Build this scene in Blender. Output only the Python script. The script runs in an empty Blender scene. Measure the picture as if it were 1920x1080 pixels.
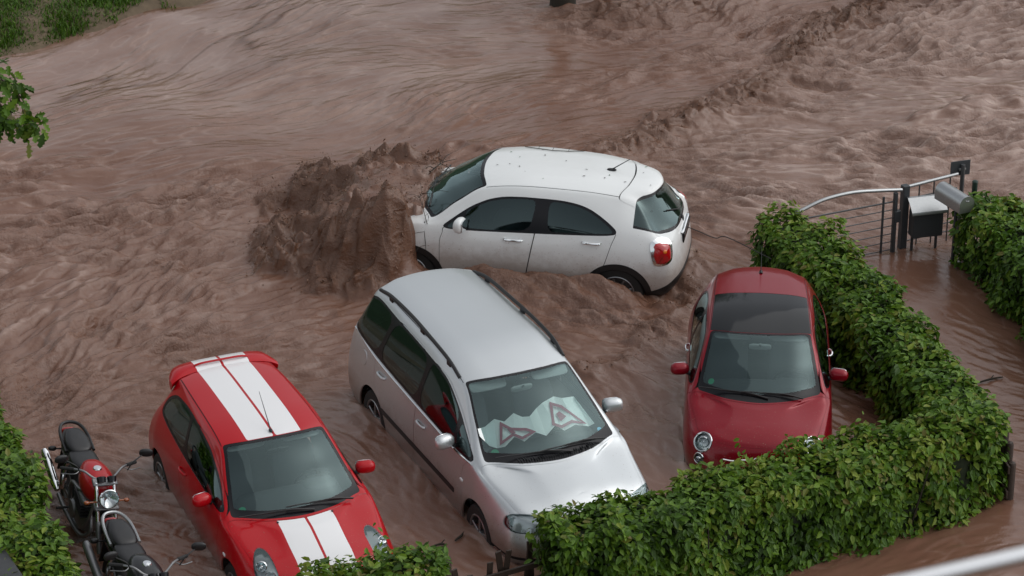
import bpy, math, random
import numpy as np
from mathutils import Vector, Matrix, Euler
R_ = math.radians
rng = np.random.default_rng(7)
random.seed(7)
scene = bpy.context.scene
COL = scene.collection

# ------------------------------------------------------------------ camera
CAM_H, CAM_PITCH, CAM_F = 16.33, 25.847, 5648.3
cam_data = bpy.data.cameras.new('camera')
cam = bpy.data.objects.new('camera', cam_data)
COL.objects.link(cam)
cam.location = (0, 0, CAM_H)
cam.rotation_euler = (R_(90 - CAM_PITCH), 0, 0)
cam_data.sensor_width = 36.0
cam_data.lens = 36.0 * CAM_F / 1920.0
cam_data.clip_start = 0.1
cam_data.clip_end = 2000
cam_data.dof.use_dof = True
cam_data.dof.focus_distance = 36.5
cam_data.dof.aperture_fstop = 6.3
scene.camera = cam

# ------------------------------------------------------------------ overcast sky
SUN_EL, SUN_AZ = 48, 80
world = bpy.data.worlds.new('World')
scene.world = world
world.use_nodes = True
wn, wl = world.node_tree.nodes, world.node_tree.links
sky = wn.new('ShaderNodeTexSky')
sky.sky_type = 'NISHITA'
sky.sun_disc = False
sky.sun_elevation = R_(SUN_EL)
sky.sun_rotation = R_(SUN_AZ)
sky.air_density = 1.0
sky.dust_density = 2.0
sky.ozone_density = 1.0
hsv = wn.new('ShaderNodeHueSaturation')
hsv.inputs['Saturation'].default_value = 0.2
wl.new(sky.outputs[0], hsv.inputs['Color'])
bgn = wn['Background']
wl.new(hsv.outputs[0], bgn.inputs['Color'])
bgn.inputs['Strength'].default_value = 0.14

sun_data = bpy.data.lights.new('sun', 'SUN')
sun_data.energy = 0.7
sun_data.angle = R_(110)
sun_data.color = (1.0, 0.98, 0.95)
sun = bpy.data.objects.new('sun', sun_data)
COL.objects.link(sun)
sun.rotation_euler = (R_(90 - SUN_EL), 0, R_(180 - SUN_AZ))
sun.location = (0, 30, 40)
scene.view_settings.view_transform = 'Standard'
scene.view_settings.look = 'None'
scene.view_settings.exposure = 0.18
scene.view_settings.gamma = 1.0
scene.cycles.max_bounces = 6
scene.cycles.transparent_max_bounces = 12
scene.cycles.use_denoising = True

# ------------------------------------------------------------------ helpers
def tag(o, label=None, cat=None, group=None, kind=None):
    if label: o['label'] = label
    if cat: o['category'] = cat
    if group: o['group'] = group
    if kind: o['kind'] = kind
    return o

def empty(name, loc=(0, 0, 0), rot=(0, 0, 0), label=None, cat=None, group=None):
    o = bpy.data.objects.new(name, None)
    o.empty_display_size = 0.2
    COL.objects.link(o)
    o.location = loc
    o.rotation_euler = rot
    return tag(o, label, cat, group)

def link_mesh(name, me, parent=None):
    o = bpy.data.objects.new(name, me)
    COL.objects.link(o)
    if parent is not None:
        o.parent = parent
    return o

def mesh_from(name, V, F, mat=None, parent=None, smooth=True, normals=None):
    me = bpy.data.meshes.new(name)
    me.from_pydata([tuple(map(float, v)) for v in V], [], [tuple(map(int, f)) for f in F])
    if mat is not None:
        me.materials.append(mat)
    if smooth:
        me.polygons.foreach_set('use_smooth', np.ones(len(me.polygons), dtype=bool))
    if normals is not None:
        me.normals_split_custom_set_from_vertices([tuple(map(float, n)) for n in normals])
    me.update()
    return link_mesh(name, me, parent)

def fast_mesh(name, V, F, mat=None, parent=None, smooth=True):
    """V (n,3), F (m,3) or (m,4) numpy arrays"""
    me = bpy.data.meshes.new(name)
    V = np.asarray(V, np.float32); F = np.asarray(F, np.int32)
    n, m, k = len(V), len(F), F.shape[1]
    me.vertices.add(n); me.vertices.foreach_set('co', V.ravel())
    me.loops.add(m * k); me.loops.foreach_set('vertex_index', F.ravel())
    me.polygons.add(m)
    me.polygons.foreach_set('loop_start', np.arange(0, m * k, k, dtype=np.int32))
    me.polygons.foreach_set('loop_total', np.full(m, k, dtype=np.int32))
    me.polygons.foreach_set('use_smooth', np.full(m, smooth, dtype=bool))
    if mat is not None: me.materials.append(mat)
    me.update(calc_edges=True)
    return link_mesh(name, me, parent)

def rotm(rx=0, ry=0, rz=0):
    return np.array(Euler((R_(rx), R_(ry), R_(rz)), 'XYZ').to_matrix())

def spline(pts, n=8):
    """Catmull-Rom through 3d points"""
    P = np.asarray(pts, float)
    if len(P) < 3: return P
    Q = np.vstack([2 * P[0] - P[1], P, 2 * P[-1] - P[-2]])
    out = []
    for i in range(len(P) - 1):
        a, b, c, d = Q[i], Q[i + 1], Q[i + 2], Q[i + 3]
        for t in np.arange(n) / n:
            out.append(.5 * (2 * b + (c - a) * t + (2 * a - 5 * b + 4 * c - d) * t * t + (3 * b - a - 3 * c + d) * t ** 3))
    out.append(P[-1])
    return np.array(out)

class MB:
    def __init__(s): s.v = []; s.f = []
    def add(s, V, F):
        o = len(s.v)
        s.v += [tuple(map(float, p)) for p in V]
        s.f += [tuple(int(i) + o for i in f) for f in F]
        return s
    def box(s, c, size, rot=None, bevel=0.0):
        c = np.asarray(c, float); h = np.asarray(size, float) / 2
        M = np.eye(3) if rot is None else rot
        if bevel <= 0:
            V = [c + M @ (h * np.array(q)) for q in ((-1,-1,-1),(1,-1,-1),(1,1,-1),(-1,1,-1),(-1,-1,1),(1,-1,1),(1,1,1),(-1,1,1))]
            return s.add(V, ((0,3,2,1),(4,5,6,7),(0,1,5,4),(1,2,6,5),(2,3,7,6),(3,0,4,7)))
        b = min(bevel, h.min() * .9)
        V = []; idx = {}
        for q in ((-1,-1,-1),(1,-1,-1),(1,1,-1),(-1,1,-1),(-1,-1,1),(1,-1,1),(1,1,1),(-1,1,1)):
            for ax in range(3):
                p = (h - b) * np.array(q); p[ax] = h[ax] * q[ax]
                idx[(q, ax)] = len(V); V.append(c + M @ p)
        F = []
        for ax in range(3):
            for sg in (-1, 1):
                o1, o2 = [a for a in range(3) if a != ax]
                cyc = [(-1,-1),(1,-1),(1,1),(-1,1)]
                f = []
                for (a, b2) in cyc:
                    q = [0,0,0]; q[ax] = sg; q[o1] = a; q[o2] = b2
                    f.append(idx[(tuple(q), ax)])
                if (sg > 0) == (ax == 1): f = f[::-1]
                F.append(f)
        for ax in range(3):
            o1, o2 = [a for a in range(3) if a != ax]
            for a in (-1, 1):
                for b2 in (-1, 1):
                    q0 = [0,0,0]; q0[ax] = -1; q0[o1] = a; q0[o2] = b2
                    q1 = list(q0); q1[ax] = 1
                    q0, q1 = tuple(q0), tuple(q1)
                    F.append([idx[(q0,o1)], idx[(q1,o1)], idx[(q1,o2)], idx[(q0,o2)]])
        for q in set(k[0] for k in idx):
            F.append([idx[(q,0)], idx[(q,1)], idx[(q,2)]])
        return s.add(V, F)
    def tube(s, path, r, n=8, cap=True, closed=False, flat=1.0, up=None):
        P = np.asarray(path, float); m = len(P)
        r = np.full(m, r) if np.isscalar(r) else np.asarray(r, float)
        T = np.zeros_like(P)
        if closed: T = np.roll(P, -1, 0) - np.roll(P, 1, 0)
        else:
            T[1:-1] = P[2:] - P[:-2]; T[0] = P[1] - P[0]; T[-1] = P[-1] - P[-2]
        T /= np.linalg.norm(T, axis=1)[:, None] + 1e-12
        a = np.array([0, 0, 1.]) if up is None else np.asarray(up, float)
        if abs(T[0] @ a) > .95: a = np.array([1., 0, 0])
        V = []; U = a - T[0] * (a @ T[0])
        for i in range(m):
            U = U - T[i] * (U @ T[i]); U /= np.linalg.norm(U) + 1e-12
            W = np.cross(T[i], U)
            for k in range(n):
                an = 2 * math.pi * k / n
                V.append(P[i] + r[i] * (math.cos(an) * U * flat + math.sin(an) * W))
        F = []
        for i in range(m if closed else m - 1):
            j = (i + 1) % m
            for k in range(n):
                l = (k + 1) % n
                F.append((i * n + k, i * n + l, j * n + l, j * n + k))
        if cap and not closed:
            F.append(tuple(range(n))[::-1]); F.append(tuple((m - 1) * n + k for k in range(n)))
        return s.add(V, F)
    def lathe(s, prof, c=(0,0,0), rot=None, n=24, closed=False):
        """profile (radius, height) revolved about local z"""
        M = np.eye(3) if rot is None else rot
        c = np.asarray(c, float); V = []
        for (r, h) in prof:
            for k in range(n):
                a = 2 * math.pi * k / n
                V.append(c + M @ np.array([r * math.cos(a), r * math.sin(a), h]))
        F = []; m = len(prof)
        for i in range(m if closed else m - 1):
            i2 = (i + 1) % m
            for k in range(n):
                l = (k + 1) % n
                F.append((i * n + k, i * n + l, i2 * n + l, i2 * n + k))
        return s.add(V, F)
    def pod(s, c, size, rot=None, e1=.6, e2=.6, nu=14, nv=10, taper=None):
        """superellipsoid: rounded box; taper(p) can deform unit points"""
        M = np.eye(3) if rot is None else rot
        c = np.asarray(c, float); h = np.asarray(size, float) / 2
        sp = lambda v, e: math.copysign(abs(v) ** e, v)
        V = []
        for j in range(nv + 1):
            ph = -math.pi / 2 + math.pi * j / nv
            for i in range(nu):
                t = 2 * math.pi * i / nu
                p = np.array([sp(math.cos(ph), e1) * sp(math.cos(t), e2), sp(math.cos(ph), e1) * sp(math.sin(t), e2), sp(math.sin(ph), e1)])
                if taper: p = np.array(taper(p))
                V.append(c + M @ (h * p))
        F = []
        for j in range(nv):
            for i in range(nu):
                k = (i + 1) % nu
                F.append((j * nu + i, j * nu + k, (j + 1) * nu + k, (j + 1) * nu + i))
        return s.add(V, F)
    def prism(s, poly, d0, d1, ax):
        """2d polygon extruded along axis ax between d0 and d1"""
        n = len(poly); V = []
        for d in (d0, d1):
            for (a, b) in poly:
                p = [0, 0, 0]; o = [i for i in range(3) if i != ax]
                p[o[0]] = a; p[o[1]] = b; p[ax] = d
                V.append(p)
        F = [tuple(range(n)), tuple(range(n, 2 * n))[::-1]] + [(i, i + n, (i + 1) % n + n, (i + 1) % n) for i in range(n)]
        return s.add(V, F)
    def build(s, name, mat, parent=None, smooth=True, angle=40):
        o = mesh_from(name, s.v, s.f, mat, parent, smooth)
        if smooth and angle:
            o.data.set_sharp_from_angle(angle=R_(angle))
        return o

# ------------------------------------------------------------------ materials
def new_mat(name):
    m = bpy.data.materials.new(name); m.use_nodes = True
    return m, m.node_tree.nodes, m.node_tree.links, m.node_tree.nodes['Principled BSDF']

def simple(name, col, rough=.5, metal=0., coat=0., spec=.5, bump=0., bscale=200., var=0.):
    m, n, l, b = new_mat(name)
    b.inputs['Base Color'].default_value = (*col, 1)
    b.inputs['Roughness'].default_value = rough
    b.inputs['Metallic'].default_value = metal
    b.inputs['Coat Weight'].default_value = coat
    b.inputs['Coat Roughness'].default_value = .03
    b.inputs['Specular IOR Level'].default_value = spec
    if bump or var:
        tc = n.new('ShaderNodeTexCoord'); tx = n.new('ShaderNodeTexNoise')
        tx.inputs['Scale'].default_value = bscale; tx.inputs['Detail'].default_value = 4
        l.new(tc.outputs['Object'], tx.inputs['Vector'])
        if bump:
            bp = n.new('ShaderNodeBump'); bp.inputs['Strength'].default_value = bump; bp.inputs['Distance'].default_value = .002
            l.new(tx.outputs['Fac'], bp.inputs['Height']); l.new(bp.outputs[0], b.inputs['Normal'])
        if var:
            mx = n.new('ShaderNodeMix'); mx.data_type = 'RGBA'
            mx.inputs[6].default_value = (*[c * (1 - var) for c in col], 1); mx.inputs[7].default_value = (*[min(1, c * (1 + var)) for c in col], 1)
            l.new(tx.outputs['Fac'], mx.inputs[0]); l.new(mx.outputs[2], b.inputs['Base Color'])
    return m

def paint(name, col, metal=0., rough=.35, mud=(.26, .17, .12), mud_h=.5):
    """clear-coated body paint, wet with small droplets, splashed with silt low down"""
    m, n, l, b = new_mat(name)
    b.inputs['Metallic'].default_value = metal
    b.inputs['Roughness'].default_value = rough
    b.inputs['Coat Weight'].default_value = .6
    b.inputs['Specular IOR Level'].default_value = .12
    tc = n.new('ShaderNodeTexCoord')
    sx = n.new('ShaderNodeSeparateXYZ'); l.new(tc.outputs['Object'], sx.inputs[0])
    # silt film: noise with a ragged upper edge
    nz = n.new('ShaderNodeTexNoise'); nz.inputs['Scale'].default_value = 5; nz.inputs['Detail'].default_value = 8; nz.inputs['Roughness'].default_value = .7
    l.new(tc.outputs['Object'], nz.inputs['Vector'])
    ma = n.new('ShaderNodeMath'); ma.operation = 'MULTIPLY_ADD'; ma.inputs[1].default_value = .35; ma.inputs[2].default_value = mud_h - .17
    l.new(nz.outputs['Fac'], ma.inputs[0])
    sb = n.new('ShaderNodeMath'); sb.operation = 'SUBTRACT'; l.new(ma.outputs[0], sb.inputs[0]); l.new(sx.outputs['Z'], sb.inputs[1])
    mr = n.new('ShaderNodeMapRange'); mr.inputs['From Min'].default_value = -.10; mr.inputs['From Max'].default_value = .15; mr.inputs['To Max'].default_value = .62
    l.new(sb.outputs[0], mr.inputs[0])
    mx = n.new('ShaderNodeMix'); mx.data_type = 'RGBA'
    mx.inputs[6].default_value = (*col, 1); mx.inputs[7].default_value = (*mud, 1)
    l.new(mr.outputs[0], mx.inputs[0]); l.new(mx.outputs[2], b.inputs['Base Color'])
    # fine splashes of silt, thinning out upwards
    sp = n.new('ShaderNodeTexNoise'); sp.inputs['Scale'].default_value = 70; sp.inputs['Detail'].default_value = 2; l.new(tc.outputs['Object'], sp.inputs['Vector'])
    hz = n.new('ShaderNodeMapRange'); hz.inputs['From Min'].default_value = .25; hz.inputs['From Max'].default_value = 1.5; hz.inputs['To Min'].default_value = .10; hz.inputs['To Max'].default_value = -.06; l.new(sx.outputs['Z'], hz.inputs[0])
    s2 = n.new('ShaderNodeMath'); s2.operation = 'ADD'; l.new(sp.outputs['Fac'], s2.inputs[0]); l.new(hz.outputs[0], s2.inputs[1])
    s3 = n.new('ShaderNodeMapRange'); s3.inputs['From Min'].default_value = .70; s3.inputs['From Max'].default_value = .76; s3.inputs['To Max'].default_value = .7 if mud_h > 0 else 0; l.new(s2.outputs[0], s3.inputs[0])
    m3 = n.new('ShaderNodeMix'); m3.data_type = 'RGBA'; m3.inputs[7].default_value = (*mud, 1); l.new(s3.outputs[0], m3.inputs[0]); l.new(mx.outputs[2], m3.inputs[6]); l.new(m3.outputs[2], b.inputs['Base Color'])
    # droplets in the coat
    vo = n.new('ShaderNodeTexVoronoi'); vo.inputs['Scale'].default_value = 95; l.new(tc.outputs['Object'], vo.inputs['Vector'])
    md = n.new('ShaderNodeMapRange'); md.inputs['From Min'].default_value = .0; md.inputs['From Max'].default_value = .28; md.inputs['To Min'].default_value = 1; md.inputs['To Max'].default_value = 0
    l.new(vo.outputs['Distance'], md.inputs[0])
    bp = n.new('ShaderNodeBump'); bp.inputs['Strength'].default_value = .25; bp.inputs['Distance'].default_value = .0012
    l.new(md.outputs[0], bp.inputs['Height']); l.new(bp.outputs[0], b.inputs['Coat Normal'])
    cr = n.new('ShaderNodeMapRange'); cr.inputs['To Min'].default_value = .02; cr.inputs['To Max'].default_value = .16
    l.new(nz.outputs['Fac'], cr.inputs[0]); l.new(cr.outputs[0], b.inputs['Coat Roughness'])
    return m

def glass_mat(name, tint=(.35, .47, .45), refl=1.0, ior=1.52, haze=0.0, hazec=(.3, .42, .42)):
    m = bpy.data.materials.new(name); m.use_nodes = True
    n, l = m.node_tree.nodes, m.node_tree.links
    n.remove(n['Principled BSDF'])
    out = n['Material Output']
    tr = n.new('ShaderNodeBsdfTransparent'); tr.inputs[0].default_value = (*tint, 1)
    gl = n.new('ShaderNodeBsdfGlossy'); gl.inputs['Roughness'].default_value = .03; gl.inputs[0].default_value = (refl * .72, refl * .95, refl * .96, 1)
    fr = n.new('ShaderNodeFresnel'); fr.inputs[0].default_value = ior
    x2 = n.new('ShaderNodeMath'); x2.operation = 'MULTIPLY'; x2.inputs[1].default_value = 1.8; x2.use_clamp = True
    l.new(fr.outputs[0], x2.inputs[0])
    mx = n.new('ShaderNodeMixShader')
    l.new(x2.outputs[0], mx.inputs[0])
    if haze > 0:
        df = n.new('ShaderNodeBsdfDiffuse'); df.inputs[0].default_value = (*hazec, 1)
        m2 = n.new('ShaderNodeMixShader'); m2.inputs[0].default_value = haze
        l.new(tr.outputs[0], m2.inputs[1]); l.new(df.outputs[0], m2.inputs[2]); l.new(m2.outputs[0], mx.inputs[1])
    else:
        l.new(tr.outputs[0], mx.inputs[1])
    l.new(gl.outputs[0], mx.inputs[2])
    l.new(mx.outputs[0], out.inputs[0])
    return m

M = {}
M['white'] = paint('paint_white', (.80, .82, .81), mud_h=.72)
M['silver'] = paint('paint_silver', (.63, .66, .67), metal=.80, rough=.42, mud_h=.62)
M['red'] = paint('paint_bright_red', (.44, .002, .007), mud_h=.52)
M['darkred'] = paint('paint_dark_red', (.235, .003, .012), metal=.2, rough=.3, mud_h=.52)
M['stripe'] = paint('stripe_white', (.82, .82, .82), rough=.3, mud_h=-1)
M['glass'] = glass_mat('windscreen_glass', (.84, .95, .93), haze=.035, hazec=(.28, .40, .40))
M['glass_side'] = glass_mat('side_glass', (.16, .19, .185))
M['glass_dark'] = glass_mat('privacy_glass', (.05, .055, .055))
M['glass_lamp'] = glass_mat('lamp_cover', (.93, .95, .95), refl=1.0)
M['black'] = simple('black_plastic', (.012, .012, .013), .45, bump=.1, bscale=400)
M['gloss_black'] = simple('gloss_black', (.006, .006, .008), .25, spec=.35)
M['rubber'] = simple('rubber', (.014, .014, .014), .75)
M['tyre'] = simple('tyre', (.022, .021, .020), .8, bump=.3, bscale=120, var=.3)
M['alloy'] = simple('alloy', (.30, .305, .31), .35, metal=.9)
M['chrome'] = simple('chrome', (.82, .84, .85), .09, metal=1.)
M['steel'] = simple('brushed_steel', (.58, .60, .61), .32, metal=.95, bump=.15, bscale=60, var=.12)
M['polished'] = simple('polished_steel', (.80, .81, .82), .22, metal=1.)
M['lining'] = simple('interior_lining', (.035, .037, .04), .85)
M['seatfab'] = simple('seat_fabric', (.085, .09, .10), .9)
M['seatgrey'] = simple('seat_fabric_grey', (.13, .14, .16), .9)
M['dash'] = simple('dashboard_plastic', (.06, .066, .07), .7)
M['headliner'] = simple('headliner', (.42, .45, .45), .9)
M['lampred'] = simple('tail_lamp_red', (.45, .004, .008), .12, coat=1.)
M['lamporange'] = simple('indicator_orange', (.75, .20, .02), .15, coat=1.)
M['reflector'] = simple('lamp_reflector', (.75, .77, .78), .14, metal=1.)
M['housing'] = simple('lamp_housing', (.55, .57, .58), .22, metal=.35)
M['plate'] = simple('licence_plate', (.72, .73, .72), .4)
M['green'] = simple('green_sticker', (.02, .42, .20), .5)
M['bluest'] = simple('blue_sticker', (.25, .62, .85), .5)
M['whitest'] = simple('white_print', (.8, .82, .82), .5)

# ------------------------------------------------------------------ car bodies: lofted shells cut into panels
def makima(t, Y, tq):
    t = np.asarray(t, float); Y = np.asarray(Y, float); sh = Y.shape
    Y = Y.reshape(len(t), -1)
    d = np.diff(Y, axis=0) / np.diff(t)[:, None]
    d = np.vstack([3 * d[0] - 2 * d[1] if len(d) > 1 else d[0], 2 * d[0] - d[1] if len(d) > 1 else d[0], d,
                   2 * d[-1] - d[-2] if len(d) > 1 else d[-1], 3 * d[-1] - 2 * d[-2] if len(d) > 1 else d[-1]])
    w = np.abs(np.diff(d, axis=0)) + np.abs(d[1:] + d[:-1]) / 2
    w1, w2 = w[2:], w[:-2]
    s = (w1 * d[1:-2] + w2 * d[2:-1]) / (w1 + w2 + 1e-12)
    i = np.clip(np.searchsorted(t, tq, side='right') - 1, 0, len(t) - 2)
    h = (t[i + 1] - t[i])[:, None]; x = ((tq - t[i]) / (t[i + 1] - t[i]))[:, None]
    r = ((1 + 2 * x) * (1 - x) ** 2 * Y[i] + x * (1 - x) ** 2 * h * s[i] + x * x * (3 - 2 * x) * Y[i + 1] + x * x * (x - 1) * h * s[i + 1])
    return r.reshape((len(tq),) + sh[1:])

def sd_poly(px, pz, poly):
    poly = np.asarray(poly, float)
    d = np.full(len(px), 1e9); ins = np.zeros(len(px), bool)
    for (ax, az), (bx, bz) in zip(poly, np.roll(poly, -1, 0)):
        ex, ez = bx - ax, bz - az
        wx, wz = px - ax, pz - az
        t = np.clip((wx * ex + wz * ez) / (ex * ex + ez * ez + 1e-12), 0, 1)
        d = np.minimum(d, (wx - t * ex) ** 2 + (wz - t * ez) ** 2)
        c = (az > pz) != (bz > pz)
        with np.errstate(divide='ignore', invalid='ignore'):
            xi = ax + (pz - az) * ex / (bz - az)
        ins ^= c & (px < xi)
    d = np.sqrt(d)
    return np.where(ins, -d, d)

def sd_line(px, pz, pts):
    pts = np.asarray(pts, float); d = np.full(len(px), 1e9)
    for (ax, az), (bx, bz) in zip(pts[:-1], pts[1:]):
        ex, ez = bx - ax, bz - az
        t = np.clip(((px - ax) * ex + (pz - az) * ez) / (ex * ex + ez * ez + 1e-12), 0, 1)
        d = np.minimum(d, (px - ax - t * ex) ** 2 + (pz - az - t * ez) ** 2)
    return np.sqrt(d)

def rounded(poly, it=3, q=.25):
    P = np.asarray(poly, float)
    for _ in range(it):
        Q = np.roll(P, -1, 0)
        P = np.stack([P * (1 - q) + Q * q, P * q + Q * (1 - q)], 1).reshape(-1, 2)
    return P

def rbox(a, b, ha, hb, r):
    qa, qb = np.abs(a) - ha + r, np.abs(b) - hb + r
    return np.hypot(np.maximum(qa, 0), np.maximum(qb, 0)) + np.minimum(np.maximum(qa, qb), 0) - r

class Shell:
    def __init__(s, nose, tail, stations, n_nose=2.4, n_tail=2.6, res=.0215):
        K = len(nose)
        secs = []
        for (xs, xc, yz) in stations:
            yz = np.array(yz, float); x = np.full(K, float(xs))
            y6 = yz[6, 0]
            x[5:] = xc + (xs - xc) * np.clip(yz[5:, 0] / y6, 0, 1) ** 2
            secs.append(np.column_stack([x, yz]))
        def cap(prof, sec, n):
            out = []
            prof = np.array(prof, float)
            for t in (0, 18, 36, 54, 72):
                t = R_(t); c, sn = math.cos(t) ** (2 / n), math.sin(t) ** (2 / n)
                x = sec[:, 0] + (prof[:, 0] - sec[:, 0]) * c
                y = sec[:, 1] * sn
                z = prof[:, 1] + (sec[:, 2] - prof[:, 1]) * (1 - math.cos(t))
                out.append(np.column_stack([x, y, z]))
            return out
        front = cap(nose, secs[0], n_nose); rear = cap(tail, secs[-1], n_tail)[::-1]
        s.off = len(front)            # station i of the table has s = off + i
        C = np.array(front + secs + rear)     # S,K,3
        S = len(C)
        tS = np.r_[0, np.cumsum(np.linalg.norm(np.diff(C, axis=0), axis=2).mean(1))]
        sq = [0.]
        for i in range(S - 1):
            m = max(3, int(np.linalg.norm(C[i + 1] - C[i], axis=1).max() / res))
            sq += list(i + np.arange(1, m + 1) / m)
        sq = np.array(sq)
        D = makima(tS, C, np.interp(sq, np.arange(S), tS))
        tK = np.r_[0, np.cumsum(np.linalg.norm(np.diff(D, axis=1), axis=2).mean(0))]
        kq = [0.]
        for k in range(K - 1):
            m = max(3, int(np.linalg.norm(D[:, k + 1] - D[:, k], axis=1).max() / res * .8))
            kq += list(k + np.arange(1, m + 1) / m)
        kq = np.array(kq)
        G = np.moveaxis(makima(tK, np.moveaxis(D, 1, 0), np.interp(kq, np.arange(K), tK)), 0, 1)
        flip = np.array([1, -1, 1.])
        G[:, -1, 1] = 0
        full = np.concatenate([G, (G * flip)[:, ::-1][:, 1:]], 1)     # y>0 side first, centre, y<0 side
        kk = (K - 1) - np.r_[kq, kq[::-1][1:]]
        sgn = np.r_[np.ones(len(kq)), -np.ones(len(kq) - 1)]
        for _ in range(3):   # soften every crease a little
            p = np.concatenate([full[1:2, ::-1] * flip * 0 + full[1:2] * flip, full, full[-2:-1] * flip], 0)
            p[0] = full[1, ::1] * flip; p[-1] = full[-2] * flip
            full2 = .25 * p[:-2] + .5 * p[1:-1] + .25 * p[2:]
            q = np.concatenate([full2[:, :1], full2, full2[:, -1:]], 1)
            full = .25 * q[:, :-2] + .5 * q[:, 1:-1] + .25 * q[:, 2:]
        # bonnet: relax the skin between the wings so that it carries no dents
        sS = (sq - s.off)[:, None]; kK = (kk * sgn)[None, :]
        wt = np.clip((1.25 - sS) / .5, 0, 1) * np.clip((sS + 4.6) / 1.0, 0, 1) * np.clip((3.7 - np.abs(kK)) / .8, 0, 1)
        for _ in range(30):
            p = np.concatenate([full[1:2] * flip, full, full[-2:-1] * flip], 0)
            q = np.concatenate([full[:, :1], full, full[:, -1:]], 1)
            lap = .25 * (p[:-2] + p[2:] + q[:, :-2] + q[:, 2:]) - full
            full = full + lap * (wt * .8)[:, :, None] * np.array([.3, .3, 1])
        nu, nv = full.shape[:2]
        s.grid = full; s.nu, s.nv = nu, nv
        du = np.gradient(full, axis=0); dv = np.gradient(full, axis=1)
        N = np.cross(du, dv); N /= np.linalg.norm(N, axis=2)[:, :, None] + 1e-12
        cen = np.array([0, 0, .7])
        if (N[nu // 2, nv // 2] @ (full[nu // 2, nv // 2] - cen)) < 0: N = -N; s.rev = True
        else: s.rev = False
        for e in (0, -1):     # seam at the nose and tail: no sideways lean
            N[e, :, 1] = 0; N[e] /= np.linalg.norm(N[e], axis=1)[:, None] + 1e-12
        s.P = full.reshape(-1, 3); s.N = N.reshape(-1, 3)
        s.S = np.repeat(sq - s.off, nv); s.Kc = np.tile(kk * sgn, nu)     # Kc: 0 at centre, +-8 at the sill
        i = np.arange(nu * nv).reshape(nu, nv)
        a, b, c, d = i[:-1, :-1].ravel(), i[1:, :-1].ravel(), i[1:, 1:].ravel(), i[:-1, 1:].ravel()
        T = np.concatenate([np.column_stack([a, b, c]), np.column_stack([a, c, d])])
        if s.rev: T = T[:, ::-1]
        # check orientation against normals
        fn = np.cross(s.P[T[:, 1]] - s.P[T[:, 0]], s.P[T[:, 2]] - s.P[T[:, 0]])
        if (fn * s.N[T[:, 0]]).sum() < 0: T = T[:, ::-1]
        area = np.linalg.norm(fn, axis=1)
        s.T = T[area > 1e-9]
        s.lab = np.array(['body'] * len(s.T), dtype=object)
        s.holes = []
    @property
    def x(s): return s.P[:, 0]
    @property
    def y(s): return s.P[:, 1]
    @property
    def z(s): return s.P[:, 2]
    def cut(s, src, f, new):
        src = [src] if isinstance(src, str) else src
        f = np.where(np.abs(f) < 2e-4, -2e-4, f)
        sel = np.isin(s.lab, src)
        ins = f < 0
        cnt = ins[s.T].sum(1)
        s.lab[sel & (cnt == 3)] = new
        mix = np.nonzero(sel & (cnt > 0) & (cnt < 3))[0]
        if len(mix) == 0: return s
        newP, newN, newS, newK = [], [], [], []; base = len(s.P); ed = {}
        P, N, Sv, Kv = s.P, s.N, s.S, s.Kc
        def mid(a, b):
            k = (a, b) if a < b else (b, a)
            if k in ed: return ed[k]
            t = f[k[0]] / (f[k[0]] - f[k[1]]); i0, i1 = k
            newP.append(P[i0] + t * (P[i1] - P[i0])); n = N[i0] + t * (N[i1] - N[i0]); newN.append(n / (np.linalg.norm(n) + 1e-12))
            newS.append(Sv[i0] + t * (Sv[i1] - Sv[i0])); newK.append(Kv[i0] + t * (Kv[i1] - Kv[i0]))
            ed[k] = base + len(newP) - 1
            return ed[k]
        addT, addL = [], []
        for m in mix:
            t = s.T[m]; old = s.lab[m]
            q = [int(v) for v in t]
            one = ins[q].sum() == 1
            k = [j for j in range(3) if bool(ins[q[j]]) == one][0]
            a, b, c = q[k], q[(k + 1) % 3], q[(k + 2) % 3]
            ab, ac = mid(a, b), mid(a, c)
            la, lo = (new, old) if one else (old, new)
            addT += [(a, ab, ac), (ab, b, c), (ab, c, ac)]; addL += [la, lo, lo]
        s.P = np.vstack([P, newP]); s.N = np.vstack([N, newN]); s.S = np.r_[Sv, newS]; s.Kc = np.r_[Kv, newK]
        keep = np.ones(len(s.T), bool); keep[mix] = False
        s.T = np.vstack([s.T[keep], np.array(addT)])
        s.lab = np.concatenate([s.lab[keep], np.array(addL, dtype=object)])
        return s
    # fields
    def side(s, poly, sgn=0, ymin=.42):
        f = sd_poly(s.x, s.z, poly)
        return np.maximum(f, ymin - (np.abs(s.y) if sgn == 0 else s.y * sgn))
    def line(s, pts, w=.004, sgn=0, ymin=.42):
        f = sd_line(s.x, s.z, pts) - w
        return np.maximum(f, ymin - (np.abs(s.y) if sgn == 0 else s.y * sgn))
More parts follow.
